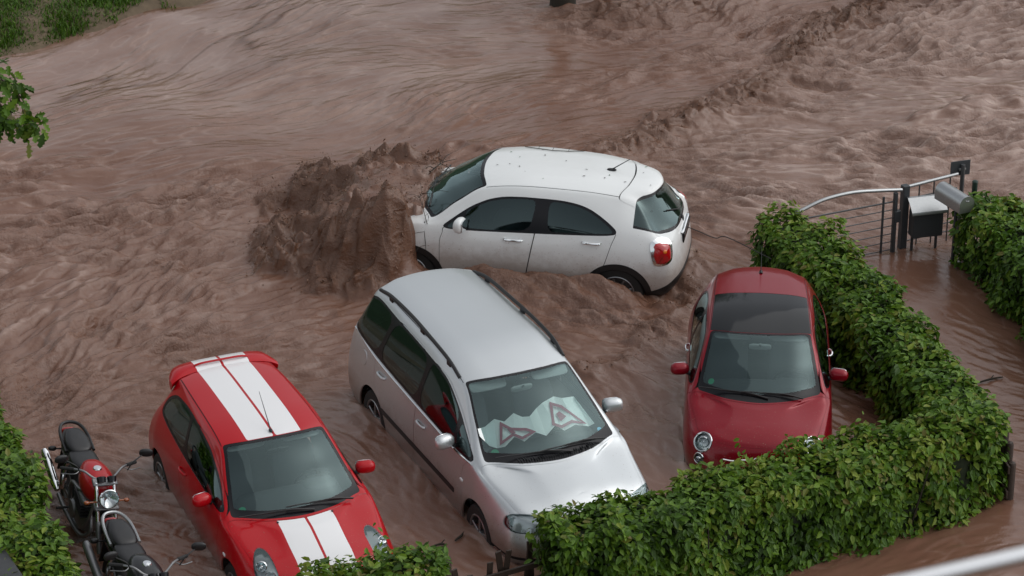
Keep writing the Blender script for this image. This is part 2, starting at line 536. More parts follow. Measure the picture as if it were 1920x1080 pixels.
    def build(s, label, name, mat, parent, inset=0., skirt=0., sgn=0):
        sel = s.lab == label
        if sgn: sel &= (s.P[s.T][:, :, 1].mean(1) * sgn > 0)
        T = s.T[sel]
        if len(T) == 0: return None
        u, inv = np.unique(T, return_inverse=True); F = inv.reshape(-1, 3)
        V = s.P[u] - s.N[u] * inset; Nn = s.N[u]
        if skirt > 0:
            E = np.concatenate([F[:, [0, 1]], F[:, [1, 2]], F[:, [2, 0]]])
            key = np.sort(E, 1); ks = key[:, 0].astype(np.int64) * len(V) + key[:, 1]
            _, ix, ct = np.unique(ks, return_index=True, return_counts=True)
            B = E[ix[ct == 1]]
            # do not skirt the mirror seam of nose and tail
            bu = np.unique(B); n0 = len(V); mp = {int(b): n0 + i for i, b in enumerate(bu)}
            V2 = V[bu] - Nn[bu] * skirt
            q = [(b, a, mp[int(a)], mp[int(b)]) for a, b in B]
            Fs = []
            for (b, a, c, d) in q: Fs += [(b, a, c), (b, c, d)]
            V = np.vstack([V, V2]); Nn = np.vstack([Nn, Nn[bu]])
            F = np.vstack([F, np.array(Fs)])
        o = fast_mesh(name, V, F, mat, parent)
        o.data.normals_split_custom_set_from_vertices(Nn.astype(np.float32).tolist())
        return o
    def lining(s, name, mat, parent, glass_field, depth=.03, stride=3):
        G = s.grid[::stride, ::stride]; 
        full = s.grid.reshape(-1, 3); nG = s.N[:len(full)].reshape(s.nu, s.nv, 3)[::stride, ::stride]
        gf = glass_field[:len(full)].reshape(s.nu, s.nv)[::stride, ::stride]
        V = (G - nG * depth).reshape(-1, 3); nu, nv = G.shape[:2]
        i = np.arange(nu * nv).reshape(nu, nv)
        Q = np.column_stack([i[:-1, :-1].ravel(), i[1:, :-1].ravel(), i[1:, 1:].ravel(), i[:-1, 1:].ravel()])
        g = gf.ravel() < .012
        Q = Q[~(g[Q].any(1))]
        return fast_mesh(name, V, Q, mat, parent)

def low(y0, rows):
    return rows

def L4(a, b, c, d):      # lower four lines of a section: sill, rocker, mid, waist
    return [a, b, c, d]

def wheel(parent, x, y, r, w, sgn, spokes=5, rim_mat='alloy', tilt=0):
    """tyre with rim and spokes, axis along y; sgn: outer side"""
    rot = rotm(90 if sgn < 0 else -90, 0, 0)   # local z -> +-y
    c = (x, y, r)
    t = MB(); rr = r * .66
    t.lathe([(rr, -w / 2), (r * .93, -w / 2), (r * .985, -w * .38), (r, -w * .2), (r, w * .2), (r * .985, w * .38), (r * .93, w / 2), (rr, w / 2)], c, rot, 40)
    ty = t.build('wheel', M['tyre'], parent)
    m = MB()
    m.lathe([(rr * 1.01, w * .5), (rr * .97, w * .53), (rr * .9, w * .48), (rr * .88, -w * .3)], c, rot, 40)
    for k in range(spokes):
        a = 2 * math.pi * k / spokes + .3
        Rk = rot @ rotm(0, 0, math.degrees(a))
        m.box(np.array(c) + Rk @ np.array([rr * .5, 0, w * .40]), (rr * .92, rr * .17, w * .12), Rk, bevel=.008)
    m.lathe([(0, w * .50), (rr * .2, w * .49), (rr * .22, w * .40), (rr * .22, w * .1)], c, rot, 20)
    m.build('rim', M[rim_mat], ty)
    d = MB(); d.lathe([(0, 0), (rr * .7, 0), (rr * .7, -w * .1)], c, rot, 24); d.build('brake_disc', M['steel'], ty)
    return ty

def mirror_pod(parent, x, y, z, sgn, mat, size=(.13, .24, .15), black_foot=True):
    m = MB()
    m.pod((x, y, z), size, rotm(0, 0, -sgn * 12), .75, .7, 20, 12, taper=lambda p: (p[0] * (1 if p[0] > 0 else .55), p[1], p[2] * (1 - .12 * abs(p[0]))))
    o = m.build('door_mirror', mat, parent)
    g = MB(); g.pod((x - size[0] * .27, y, z), (.012, size[1] * .86, size[2] * .82), rotm(0, 0, -sgn * 12), .5, .5, 16, 8)
    g.build('mirror_glass', M['chrome'], o)
    a = MB()
    a.tube([(x, y - sgn * size[1] * .35, z - size[2] * .28), (x - .01, y - sgn * (size[1] * .62), z - size[2] * .52), (x - .02, y - sgn * (size[1] * .95), z - size[2] * .62)], [.035, .03, .04], 8, flat=.7)
    a.build('mirror_arm', M['black'], o)
    return o

def handle(parent, x, y, z, sgn, mat, L=.2, slope=0):
    m = MB()
    pts = [(x - L / 2, y - sgn * .004, z), (x - L * .36, y + sgn * .022, z + .002), (x, y + sgn * .030, z + .003), (x + L * .36, y + sgn * .022, z + .002), (x + L / 2, y - sgn * .004, z)]
    m.tube(spline(pts, 4), .014, 8, flat=1.1)
    return m.build('handle', mat, parent)

def wipers(parent, p0, p1, q0, q1):
    for a, b in ((p0, p1), (q0, q1)):
        a, b = np.array(a), np.array(b)
        m = MB(); m.tube(spline([a, a * .6 + b * .4 + np.array([0, 0, .03]), b + np.array([0, 0, .012])], 5), [.012] * 6 + [.006] * 5, 6)
        d = (b - a); e = b + d * .25; s0 = a + d * .2
        m.tube([s0 + np.array([0, 0, .010]), b + np.array([0, 0, .016]), e + np.array([0, 0, .006])], .008, 6)
        m.build('wiper', M['black'], parent)

def seat(parent, x, y, z=.36, mat='seatfab', w=.5, h=.62):
    m = MB()
    m.pod((x, y, z + .08), (.52, w, .18), rotm(0, -6, 0), .5, .45)
    m.pod((x - .29, y, z + .08 + h / 2), (.16, w * .95, h), rotm(0, -18, 0), .5, .45)
    o = m.build('seat', M[mat], parent)
    hr = MB(); hr.pod((x - .41, y, z + h + .17), (.10, w * .52, .17), rotm(0, -12, 0), .5, .5)
    for s in (-.06, .06): hr.tube([(x - .38, y + s, z + h), (x - .41, y + s, z + h + .15)], .007, 6)
    hr.build('headrest', M[mat], o)
    return o

def interior(parent, spec):
    xf = spec['x_seat']; zs = spec['z_seat']; hy = spec['y_seat']; mat = spec.get('seat_mat', 'seatfab')
    for s in (-1, 1): seat(parent, xf, s * hy, zs, mat, h=spec.get('seat_h', .62))
    rb = MB(); xr = spec['x_rear']
    rb.pod((xr, 0, zs + .08), (.5, hy * 3.4, .2), None, .4, .4); rb.pod((xr - .3, 0, zs + .38), (.18, hy * 3.3, .6), rotm(0, -16, 0), .4, .4)
    rb.build('rear_bench', M[mat], parent)
    d = MB(); xd, zd, wd = spec['x_dash'], spec['z_dash'], spec['w_dash']
    d.pod((xd, 0, zd - .17), (.62, wd * 2, .42), rotm(0, 10, 0), .5, .35, 24, 12)
    d.pod((xd - .16, hy, zd + .01), (.26, .42, .14), None, .7, .6)
    do = d.build('dashboard', M['dash'], parent)
    st = MB()
    rot = rotm(0, -62, 0); c = np.array([xd - .36, hy, zd - .02])
    ring = [c + rot @ np.array([.185 * math.cos(a), .185 * math.sin(a), 0]) for a in np.linspace(0, 2 * math.pi, 28, endpoint=False)]
    st.tube(ring, .017, 8, closed=True)
    st.pod(c, (.13, .16, .05), rot, .6, .6)
    for a in (0, 180, 270): 
        a = R_(a); st.tube([c, c + rot @ np.array([.18 * math.sin(a), .18 * math.cos(a), 0])], .018, 6)
    st.tube([c, c + np.array([.25, 0, -.12])], .04, 8)
    st.build('steering_wheel', M['black'], parent)
    rm = MB(); xm, zm = spec['x_rvm'], spec['z_rvm']
    rm.pod((xm, 0, zm), (.035, .25, .075), rotm(0, 15, 0), .5, .5); rm.tube([(xm, 0, zm), (xm + .07, 0, zm + .07)], .012, 6)
    rm.build('rear_view_mirror', M[spec.get('rvm_mat', 'black')], parent)
    for s in (-1, 1):
        v = MB(); v.pod(spec['visor'](s), (.17, .42, .025), spec['visor_rot'], .5, .4)
        v.build('sun_visor', M['headliner'], parent)

def build_car(key, spec, pose, label, group):
    X, Y, Z, yaw, pit, rol = pose
    root = empty('parked_car' if spec.get('parked', True) else 'flooded_car', (X, Y, Z), (0, 0, 0), label, 'car', group)
    root.rotation_mode = 'XYZ'
    root.rotation_euler = (rol, pit, yaw)
    s = Shell(spec['nose'], spec['tail'], spec['st'], spec.get('n_nose', 2.4), spec.get('n_tail', 2.6))
    pm = M[spec['paint']]
    # --- glass
    w = spec['ws']          # s0,s1,kmax, La (metres per station), Lb (metres per line), frit top, frit bottom, frit side
    def wsf(mt=0, mb=0, ms=0):
        s0, s1 = w['s0'] + mb / w['la'], w['s1'] - mt / w['la']
        return rbox((s.S - (s0 + s1) / 2) * w['la'], s.Kc * w['lb'], (s1 - s0) / 2 * w['la'], w['k'] * w['lb'] - ms, w.get('r', .07))
    s.cut('body', wsf(), 'ws_frit')
    f2 = wsf(*w['frit']); s.cut('ws_frit', f2, 'windscreen')
    r = spec['rw']
    def rwf(m=0):
        if 'poly' in r: return np.maximum(sd_poly(s.y, s.z, rounded(r['poly'], 3)) + m, (r['s0'] - s.S) * .3)
        return rbox((s.S - (r['s0'] + r['s1']) / 2) * r['la'], s.Kc * r['lb'], (r['s1'] - r['s0']) / 2 * r['la'] - m, r['k'] * r['lb'] - m, r.get('r', .08))
    s.cut('body', rwf(), 'rw_frit'); s.cut('rw_frit', rwf(r.get('frit', .04)), 'rear_window')
    tp = rounded(spec['trim'], 2, .22)
    s.cut('body', s.side(tp), 'window_trim')
    for nm, poly, mk in spec['win']:
        s.cut('window_trim', s.side(rounded(poly, 2, .18)), nm)
    # --- roof glass / stripes / others before panels
    for fn in spec.get('extra_cuts', []): fn(s)
    # --- wheel arches
    ar = spec['arch_r']; wr = spec['wheel_r']
    for ax in spec['axles']:
        fa = lambda: np.hypot(s.x - ax, s.z - wr * spec.get('arch_zf', 1.05)) - ar
        if spec.get('cladding'):
            s.cut(['body'], np.maximum(fa() - spec['cladding'], .5 - np.abs(s.y)), 'cladding')
        s.cut(['body', 'cladding'], np.maximum(fa(), .5 - np.abs(s.y)), 'hole')
    if spec.get('cladding'):
        s.cut('body', np.maximum(s.z - spec['clad_z'](s.x), .0 - np.abs(s.y)), 'cladding')
    # --- lamps
    for (nm, centre, axis, up, poly, xcond) in spec.get('lamps', []):
        for sg in (1, -1):
            c = np.array(centre) * np.array([1, sg, 1]); a = np.array(axis, float) * np.array([1, sg, 1]); a /= np.linalg.norm(a)
            u = np.array(up, float) * np.array([1, sg, 1]); u -= a * (u @ a); u /= np.linalg.norm(u)
            rr = np.cross(u, a) * sg       # points outboard-consistent on both sides
            q = s.P - c
            f = np.maximum(sd_poly(q @ rr, q @ u, poly), np.abs(q @ a) - .35)
            f = np.maximum(f, -s.y * sg)
            s.cut(['body', 'cladding'], f, nm)
    # --- panels
    b = spec['hood']
    hf = lambda: np.maximum(rbox((s.S - (b['s1'] - 9)) * b['la'], s.Kc * b['lb'], 9 * b['la'], b['k'] * b['lb'], b.get('r', .12)), b['z'] + .10 * np.abs(s.y) ** 2 - s.z)
    strp = ['stripe'] if 'stripe' in s.lab else []
    GW = .0038
    s.cut('body', hf() - GW, 'gap'); s.cut('gap', hf() + GW, 'hood')
    if strp:
        s.cut('stripe', np.maximum(hf() - GW, s.S - 3), 'hood_stripe_t'); s.cut('hood_stripe_t', hf() + GW, 'hood_stripe')
        s.lab[(s.lab == 'stripe') & (s.S[s.T].mean(1) < 3)] = 'nose_stripe'
    for i, poly in enumerate(spec['doors']):
        p = rounded(poly, 2, .15)
        s.cut('body', s.side(p) - GW, 'gap%d' % i); s.cut('gap%d' % i, s.side(p) + GW, 'door%d' % i)
    for pts in spec.get('side_lines', []): s.cut(['body', 'cladding'], s.line(pts, .0035), 'gap')
    t = spec['tailgate']
    tf = lambda: rbox((s.S - (t['s0'] + t['s1']) / 2) * t['la'], s.Kc * t['lb'], (t['s1'] - t['s0']) / 2 * t['la'], t['k'] * t['lb'], t.get('r', .1))
    s.cut('body', tf() - GW, 'gapt'); s.cut('gapt', tf() + GW, 'tailgate')
    # roof ditch mouldings
    if spec.get('ditch'):
        d0, d1, kd, wd = spec['ditch']
        lim = lambda: np.maximum(d0 - s.S, s.S - d1) * .4
        s.cut('body', np.maximum((np.abs(s.Kc) - kd) * w['lb'] - wd, lim()), 'roof_t')
        s.cut('roof_t', (kd - np.abs(s.Kc)) * w['lb'] - wd, 'ditch')
        s.lab[s.lab == 'ditch'] = 'x1'; s.lab[s.lab == 'roof_t'] = 'x2'
        # inside the band on both tests: ditch; otherwise it is still roof
        cen = np.abs(s.Kc[s.T]).mean(1)
        s.lab[(s.lab == 'x1')] = 'ditch'; s.lab[s.lab == 'x2'] = 'body'
    # --- build
    body = s.build('body', 'body', pm, root, skirt=.018)
    parts = {'body': body}
    parts['hood'] = s.build('hood', 'hood', pm, root, skirt=.018)
    for sg in (1, -1):
        s.build('hood_stripe', 'bonnet_stripe', M['stripe'], parts['hood'], skirt=.018, sgn=sg)
        s.build('stripe', 'roof_stripe', M['stripe'], root, skirt=.018, sgn=sg)
        s.build('nose_stripe', 'nose_stripe', M['stripe'], root, skirt=.018, sgn=sg)
    parts['tailgate'] = s.build('tailgate', 'tailgate', pm, root, skirt=.018)
    parts['hole'] = None
    for i in range(len(spec['doors'])):
        for sg in (1, -1):
            parts['door%d%+d' % (i, sg)] = s.build('door%d' % i, 'door', pm, root, skirt=.018, sgn=sg)
    ws = s.build('windscreen', 'windscreen', M['glass'], root, inset=.004)
    s.build('ws_frit', 'windscreen_surround', M['gloss_black'], ws, inset=.003)
    parts['windscreen'] = ws
    rwo = s.build('rear_window', 'rear_window', M[r.get('mat', 'glass_side')], root, inset=.004)
    s.build('rw_frit', 'rear_window_surround', M['gloss_black'], rwo, inset=.003)
    for nm, poly, mk in spec['win']:
        for sg in (1, -1): s.build(nm, 'side_window', M[mk], root, inset=.006, sgn=sg)
    for sg in (1, -1):
        s.build('window_trim', 'window_trim', M[spec.get('trim_mat', 'gloss_black')], root, inset=.003, sgn=sg)
        if spec.get('ditch'): s.build('ditch', 'roof_moulding', M['rubber'], root, inset=.008, sgn=sg)
    for sg in (1, -1): s.build('cladding', 'cladding', M['black'], root, inset=-.006, skirt=.03, sgn=sg)
    s.build('roof_glass', 'glass_roof', M.setdefault('roofglass', simple('roof_glass', (.004, .005, .006), .06, spec=.35)), root, inset=.002)
    s.build('lower_grille', 'lower_grille', M['black'], root, inset=.02)
    # lamps: cover, bowl and bulbs
    for (nm, centre, axis, up, poly, kind) in spec.get('lamps', []):
        for sg in (1, -1):
            c = np.array(centre) * np.array([1, sg, 1]); a = np.array(axis, float) * np.array([1, sg, 1]); a /= np.linalg.norm(a)
            if kind == 'head':
                cov = s.build(nm, 'headlight', M['glass_lamp'], root, inset=.001, sgn=sg)
                s.build(nm, 'lamp_housing', M['housing'], cov, inset=.045, sgn=sg)
                if cov is None: continue
                rot = np.array(Vector(a).to_track_quat('Z', 'Y').to_matrix())
                for (du, dv, rad) in spec['bulbs'].get(nm, []):
                    u = np.array([0, 0, 1.]) - a * a[2]; u /= np.linalg.norm(u); rr = np.cross(u, a) * sg
                    cc = c + rr * du + u * dv - a * .018
                    m = MB(); m.lathe([(rad * 1.12, .012), (rad, .018), (rad * .95, .0), (rad * .5, -.03), (0, -.04)], cc, rot, 24)
                    m.pod(cc - a * .012, (rad * .7, rad * .7, rad * .5), rot, 1, 1, 12, 8)
                    m.build('bulb', M['chrome'], cov)
                bz = MB()
            elif kind == 'tail':
                s.build(nm, 'tail_light', M['lampred'], root, inset=-.008, skirt=.03, sgn=sg)
            elif kind == 'chrome':
                s.build(nm, 'lamp_bezel', M['chrome'], root, inset=-.010, skirt=.03, sgn=sg)
            elif kind == 'black':
                s.build(nm, 'lamp_surround', M['black'], root, inset=.002, sgn=sg)
    # lining and floor
    gf = np.minimum(np.minimum(wsf(), rwf()), s.side(tp))
    for (nm, centre, axis, up, poly, kind) in spec.get('lamps', []):
        if kind == 'head':
            for sg in (1, -1): gf = np.minimum(gf, np.linalg.norm(s.P - np.array(centre) * np.array([1, sg, 1]), axis=1) - max(.03, np.abs(np.array(poly)).max() - .02))
    for ax in spec['axles']:
        gf = np.minimum(gf, np.maximum(np.hypot(s.x - ax, s.z - wr * 1.05) - ar, .45 - np.abs(s.y)))
    s.lining('interior_lining', M['lining'], root, gf)
    fl = MB(); fl.box(((spec['axles'][0] + spec['axles'][1]) / 2, 0, .27), (spec['axles'][0] - spec['axles'][1] + .8, 1.3, .04), bevel=.01)
    fl.build('floor_pan', M['lining'], root)
    for ax in spec['axles']:
        for sg in (1, -1):
            m = MB(); rot = rotm(-90 * sg, 0, 0)
            m.lathe([(ar + .01, .80 * spec['hw'] + .08), (ar + .01, .5), (0.02, .48)], (ax, 0, wr * 1.05), rot, 32)
            # drop the lower half so the liner is an arch, not a drum
            v = np.array(m.v); m.f = [q for q in m.f if np.mean([v[i][2] for i in q]) > wr * .35]
            m.build('arch_liner', M['lining'], root)
            wheel(root, ax, sg * (spec['hw'] - .13), wr, .2, sg, spec.get('spokes', 7))
    return root, s, parts

# ------------------------------------------------------------------ small red city car
fiat = dict(parked=True, paint='darkred', hw=.8135, axles=(1.06, -1.24), wheel_r=.29, arch_r=.33, n_nose=2.3,
  nose=[(1.62,.20),(1.72,.28),(1.773,.42),(1.765,.54),(1.71,.69),(1.655,.765),(1.59,.815),(1.51,.855),(1.43,.882)],
  tail=[(-1.68,.25),(-1.75,.33),(-1.773,.5),(-1.76,.7),(-1.72,.85),(-1.71,.90),(-1.70,.93),(-1.69,.96),(-1.68,.98)],
  st=[(1.26,1.34,[(.68,.18),(.765,.28),(.802,.45),(.80,.62),(.735,.775),(.63,.835),(.46,.875),(.24,.897),(0,.905)]),
      (1.04,1.22,[(.70,.18),(.79,.28),(.8135,.45),(.81,.65),(.765,.845),(.69,.895),(.50,.922),(.26,.935),(0,.94)]),
      (.856,1.087,[(.70,.18),(.79,.28),(.81,.45),(.812,.68),(.785,.90),(.735,.95),(.68,.975),(.35,.972),(0,.966)]),
      (.55,.71,[(.70,.18),(.79,.28),(.805,.45),(.812,.70),(.79,.925),(.695,1.11),(.622,1.20),(.32,1.235),(0,1.245)]),
      (.229,.33,[(.70,.18),(.79,.28),(.80,.45),(.81,.72),(.79,.935),(.61,1.33),(.557,1.405),(.30,1.435),(0,1.443)]),
      (-.35,-.35,[(.70,.18),(.79,.28),(.80,.45),(.81,.72),(.785,.945),(.595,1.40),(.525,1.462),(.29,1.487),(0,1.493)]),
      (-.95,-1.0,[(.70,.18),(.79,.28),(.81,.45),(.81,.72),(.775,.94),(.58,1.36),(.50,1.437),(.28,1.465),(0,1.472)]),
      (-1.27,-1.40,[(.70,.2),(.79,.30),(.81,.45),(.805,.72),(.76,.92),(.565,1.29),(.48,1.385),(.27,1.42),(0,1.427)]),
      (-1.42,-1.55,[(.68,.22),(.77,.32),(.80,.48),(.79,.72),(.74,.90),(.60,1.12),(.50,1.19),(.27,1.22),(0,1.225)]),
      (-1.55,-1.68,[(.66,.24),(.75,.34),(.78,.50),(.76,.72),(.70,.88),(.62,.95),(.50,.98),(.27,1.0),(0,1.0)])],
  ws=dict(s0=2.03,s1=3.985,k=1.97,la=.41,lb=.30,frit=(.03,.115,.045),r=.06),
  rw=dict(s0=7.2,s1=8.7,k=2.0,la=.2,lb=.25,r=.08),
  trim=[(.80,.965),(.60,1.13),(.36,1.28),(.15,1.37),(-.2,1.40),(-.6,1.40),(-.92,1.34),(-1.10,1.22),(-1.14,1.10),(-1.08,1.0),(-.6,.985),(0,.975)],
  win=[('w0',[(.74,.98),(.57,1.11),(.34,1.25),(.14,1.345),(-.2,1.375),(-.28,1.375),(-.28,1.0),(0,.99)],'glass_side'),
       ('w1',[(-.36,1.0),(-.36,1.375),(-.6,1.375),(-.9,1.32),(-1.07,1.2),(-1.1,1.1),(-1.05,1.02),(-.7,1.01)],'glass_side')],
  doors=[[(.80,.90),(.80,.40),(.74,.30),(-.36,.30),(-.46,.42),(-.46,.90),(-.40,1.36),(.1,1.40),(.36,1.30),(.62,1.14),(.86,.96)]],
  hood=dict(z=.70,s0=-3.55,s1=1.93,k=3.35,la=.16,lb=.2,r=.10),
  tailgate=dict(s0=7.05,s1=12.5,k=2.6,la=.15,lb=.25),
  ditch=(3.95,7.2,2.12,.016),
  lamps=[('head',(1.545,.585,.72),(1,.28,.30),(0,0,1),[(.098*math.cos(a),.104*math.sin(a)) for a in np.linspace(0,2*math.pi,36,endpoint=False)],'head'),
         ('fog',(1.635,.635,.555),(1,.40,.0),(0,0,1),[(.060*math.cos(a),.060*math.sin(a)) for a in np.linspace(0,2*math.pi,28,endpoint=False)],'head')],
  bulbs={'head':[(0,0,.055)],'fog':[(0,0,.028)]},
  x_seat=.05,z_seat=.36,y_seat=.35,x_rear=-.75,x_dash=.76,z_dash=.93,w_dash=.58,x_rvm=.36,z_rvm=1.29,rvm_mat='headliner',
  visor=lambda s:(.20,s*.30,1.36),visor_rot=rotm(0,20,0),spokes=6)
def fiat_roof(s):
    f = np.maximum(np.abs(s.Kc) * .27 - .535, np.maximum(3.99 - s.S, s.S - 5.36) * .5)
    f = rbox((s.S - 4.68) * .58, s.Kc * .27, .40, .545, .03)
    s.cut('body', f, 'roof_glass')
fiat['extra_cuts'] = [fiat_roof]
FIAT_POSE = (2.7515, 29.9284, 0.0, -1.6457, .003, -.006)
car, sh, pt = build_car('fiat', fiat, FIAT_POSE, 'dark red rounded city car with black glass roof behind the front hedge', 'cars parked in the flooded car park')
def lamp_ring(parent, c, axis, r, name='lamp_ring', w=.011, ry=None):
    a = np.array(axis, float); a /= np.linalg.norm(a)
    rot = np.array(Vector(a).to_track_quat('Z', 'Y').to_matrix())
    m = MB(); ring = [np.array(c) + rot @ np.array([r * math.cos(t), (ry or r) * math.sin(t), 0]) for t in np.linspace(0, 2 * math.pi, 36, endpoint=False)]
    m.tube(ring, w, 8, closed=True)
    return m.build(name, M['chrome'], parent)
def surf(sh, x=None, y=None, z=None, sgn=1):
    """point and normal of the shell nearest to given coordinates"""
    d = np.zeros(len(sh.P))
    if x is not None: d += (sh.x - x) ** 2
    if y is not None: d += (sh.y - y) ** 2
    if z is not None: d += (sh.z - z) ** 2
    if y is None: d += (sh.y * sgn < 0) * 9
    i = int(np.argmin(d)); return sh.P[i], sh.N[i]
for sg in (1, -1):
    p, n = surf(sh, 1.545, sg * .585, .72); lamp_ring(car, p - n * .004, (n[0], n[1], n[2]), .103)
    p, n = surf(sh, 1.635, sg * .635, .555); lamp_ring(car, p - n * .004, n, .060, w=.007)
    d = pt['door0%+d' % sg]
    p, n = surf(sh, -.30, None, .92, sg); handle(d, p[0], p[1], p[2], sg, M['chrome'], .17)
    mirror_pod(d, .45, sg * .875, 1.03, sg, M['darkred'], (.15, .21, .14))
wipers(pt['windscreen'], (1.03, .10, 1.005), (.93, -.50, 1.035), (.99, .48, 1.0), (.99, -.06, 1.04))
interior(car, fiat)
m = MB(); p, n = surf(sh, -1.13, 0, 1.46); m.tube([p, p + np.array([-.04, 0, .012])], .02, 8); m.tube([p + np.array([-.01, 0, 0]), p + np.array([-.16, 0, .27])], [.006, .003], 6)
m.build('antenna', M['black'], car)
def sticker(parent, sh, x, y, z, mat, w=.07, name='sticker', inset=.012):
    p, n = surf(sh, x, y, z); rot = np.array(Vector(n).to_track_quat('Z', 'Y').to_matrix())
    m = MB(); m.lathe([(0, 0), (w / 2, 0), (w / 2, -.001)], p - n * inset, rot, 20)
    m.build(name, M[mat], parent)
sticker(pt['windscreen'], sh, .80, -.54, 1.08, 'green')
m = MB(); p, n = surf(sh, 1.75, 0, .62); m.pod(p, (.03, .09, .09), None, .8, .8); m.build('badge', M['chrome'], car)
for sg in (1, -1):
    m = MB(); pts = [surf(sh, 1.71, sg * y, .60 + .02 * y)[0] for y in (.07, .16, .26, .36)]
    m.tube(spline(pts, 4), .010, 6); m.build('chrome_moustache', M['chrome'], car)

# ------------------------------------------------------------------ red hatchback with two white stripes
fiesta = dict(parked=True, paint='red', hw=.8415, axles=(1.17, -1.316), wheel_r=.30, arch_r=.345, n_nose=2.4,
  nose=[(1.80,.2),(1.90,.28),(1.96,.42),(1.95,.52),(1.90,.65),(1.85,.715),(1.79,.765),(1.725,.80),(1.66,.825)],
  tail=[(-1.86,.25),(-1.93,.35),(-1.96,.5),(-1.95,.65),(-1.88,.80),(-1.86,.86),(-1.84,.90),(-1.83,.93),(-1.82,.96)],
  st=[(1.46,1.58,[(.70,.2),(.79,.3),(.825,.45),(.81,.61),(.73,.755),(.64,.795),(.47,.825),(.24,.842),(0,.848)]),
      (1.15,1.33,[(.72,.2),(.80,.3),(.8415,.45),(.835,.66),(.775,.85),(.70,.885),(.50,.91),(.26,.922),(0,.926)]),
      (.858,1.10,[(.72,.2),(.80,.28),(.83,.45),(.84,.68),(.80,.905),(.755,.935),(.702,.951),(.36,.962),(0,.962)]),
      (.49,.65,[(.72,.2),(.80,.28),(.82,.45),(.838,.70),(.79,.945),(.69,1.10),(.628,1.18),(.33,1.218),(0,1.228)]),
      (.122,.21,[(.72,.2),(.80,.28),(.82,.45),(.835,.72),(.79,.96),(.605,1.325),(.55,1.394),(.30,1.43),(0,1.44)]),
      (-.4,-.4,[(.72,.2),(.80,.28),(.82,.45),(.835,.72),(.785,.98),(.605,1.375),(.535,1.432),(.29,1.462),(0,1.468)]),
      (-1.0,-1.0,[(.72,.2),(.80,.28),(.83,.45),(.835,.72),(.775,1.0),(.585,1.365),(.518,1.428),(.28,1.456),(0,1.461)]),
      (-1.43,-1.52,[(.72,.22),(.80,.30),(.83,.47),(.83,.72),(.76,1.0),(.56,1.325),(.50,1.41),(.27,1.432),(0,1.436)]),
      (-1.60,-1.67,[(.70,.24),(.79,.34),(.82,.50),(.81,.72),(.74,.96),(.60,1.14),(.51,1.20),(.27,1.23),(0,1.235)]),
      (-1.73,-1.80,[(.69,.26),(.78,.36),(.81,.52),(.79,.72),(.72,.90),(.66,.96),(.56,.98),(.3,.99),(0,.99)])],
  ws=dict(s0=2.03,s1=3.985,k=1.985,la=.43,lb=.31,frit=(.045,.10,.05),r=.05),
  rw=dict(s0=7.2,s1=8.7,k=2.0,la=.2,lb=.26,r=.08),
  trim=[(-1.44,1.06),(-1.47,1.15),(-1.42,1.24),(-1.25,1.325),(-.95,1.365),(-.6,1.372),(-.25,1.355),(.02,1.31),(.31,1.21),(.58,1.075),(.80,.955),(.26,.97),(-.56,1.0),(-1.07,1.03)],
  win=[('w0',[(.70,.985),(.55,1.06),(.29,1.185),(.0,1.285),(-.27,1.33),(-.60,1.345),(-.63,1.345),(-.47,1.025),(.26,.99)],'glass_dark'),
       ('w1',[(-.54,1.03),(-.70,1.345),(-.95,1.34),(-1.22,1.30),(-1.38,1.22),(-1.42,1.14),(-1.39,1.08),(-1.05,1.05)],'glass_dark')],
  doors=[[(.76,.90),(.78,.42),(.70,.30),(-.36,.30),(-.50,.42),(-.54,.90),(-.57,1.36),(-.2,1.372),(.08,1.32),(.36,1.22),(.62,1.09),(.82,.95)]],
  hood=dict(z=.66,s0=-3.4,s1=1.93,k=3.4,la=.18,lb=.2,r=.12),
  tailgate=dict(s0=7.0,s1=12.5,k=2.4,la=.15,lb=.25),
  ditch=(3.95,7.05,2.06,.019), spokes=11,
  lamps=[('head',(1.66,.60,.73),(1,.42,.55),(0,0,1),rounded([(-.15,-.12),(-.10,.04),(.0,.20),(.10,.26),(.155,.22),(.15,.05),(.10,-.08),(.0,-.14)],2),'head')],
  bulbs={'head':[(-.03,-.04,.055),(.06,.07,.05)]},
  x_seat=.0,z_seat=.36,y_seat=.35,x_rear=-.80,x_dash=.68,z_dash=.92,w_dash=.60,x_rvm=.28,z_rvm=1.30,
  visor=lambda s:(.10,s*.30,1.355),visor_rot=rotm(0,18,0))
def fiesta_stripes(s):
    band = lambda: np.abs(np.abs(s.y) - .153) - .139
    s.cut('body', np.maximum(band(), np.maximum(s.S - 1.93, np.maximum(.50 - s.z, s.x - 1.93))), 'stripe')
    s.cut('body', np.maximum(band(), np.maximum(4.0 - s.S, s.S - 7.02)), 'stripe')
fiesta['extra_cuts'] = [fiesta_stripes]
FIESTA_POSE = (-2.5251, 27.4486, 0.0, -1.1695, 0, 0)
car, sh, pt = build_car('fiesta', fiesta, FIESTA_POSE, 'bright red hatchback with two white racing stripes and roof spoiler', 'cars parked in the flooded car park')
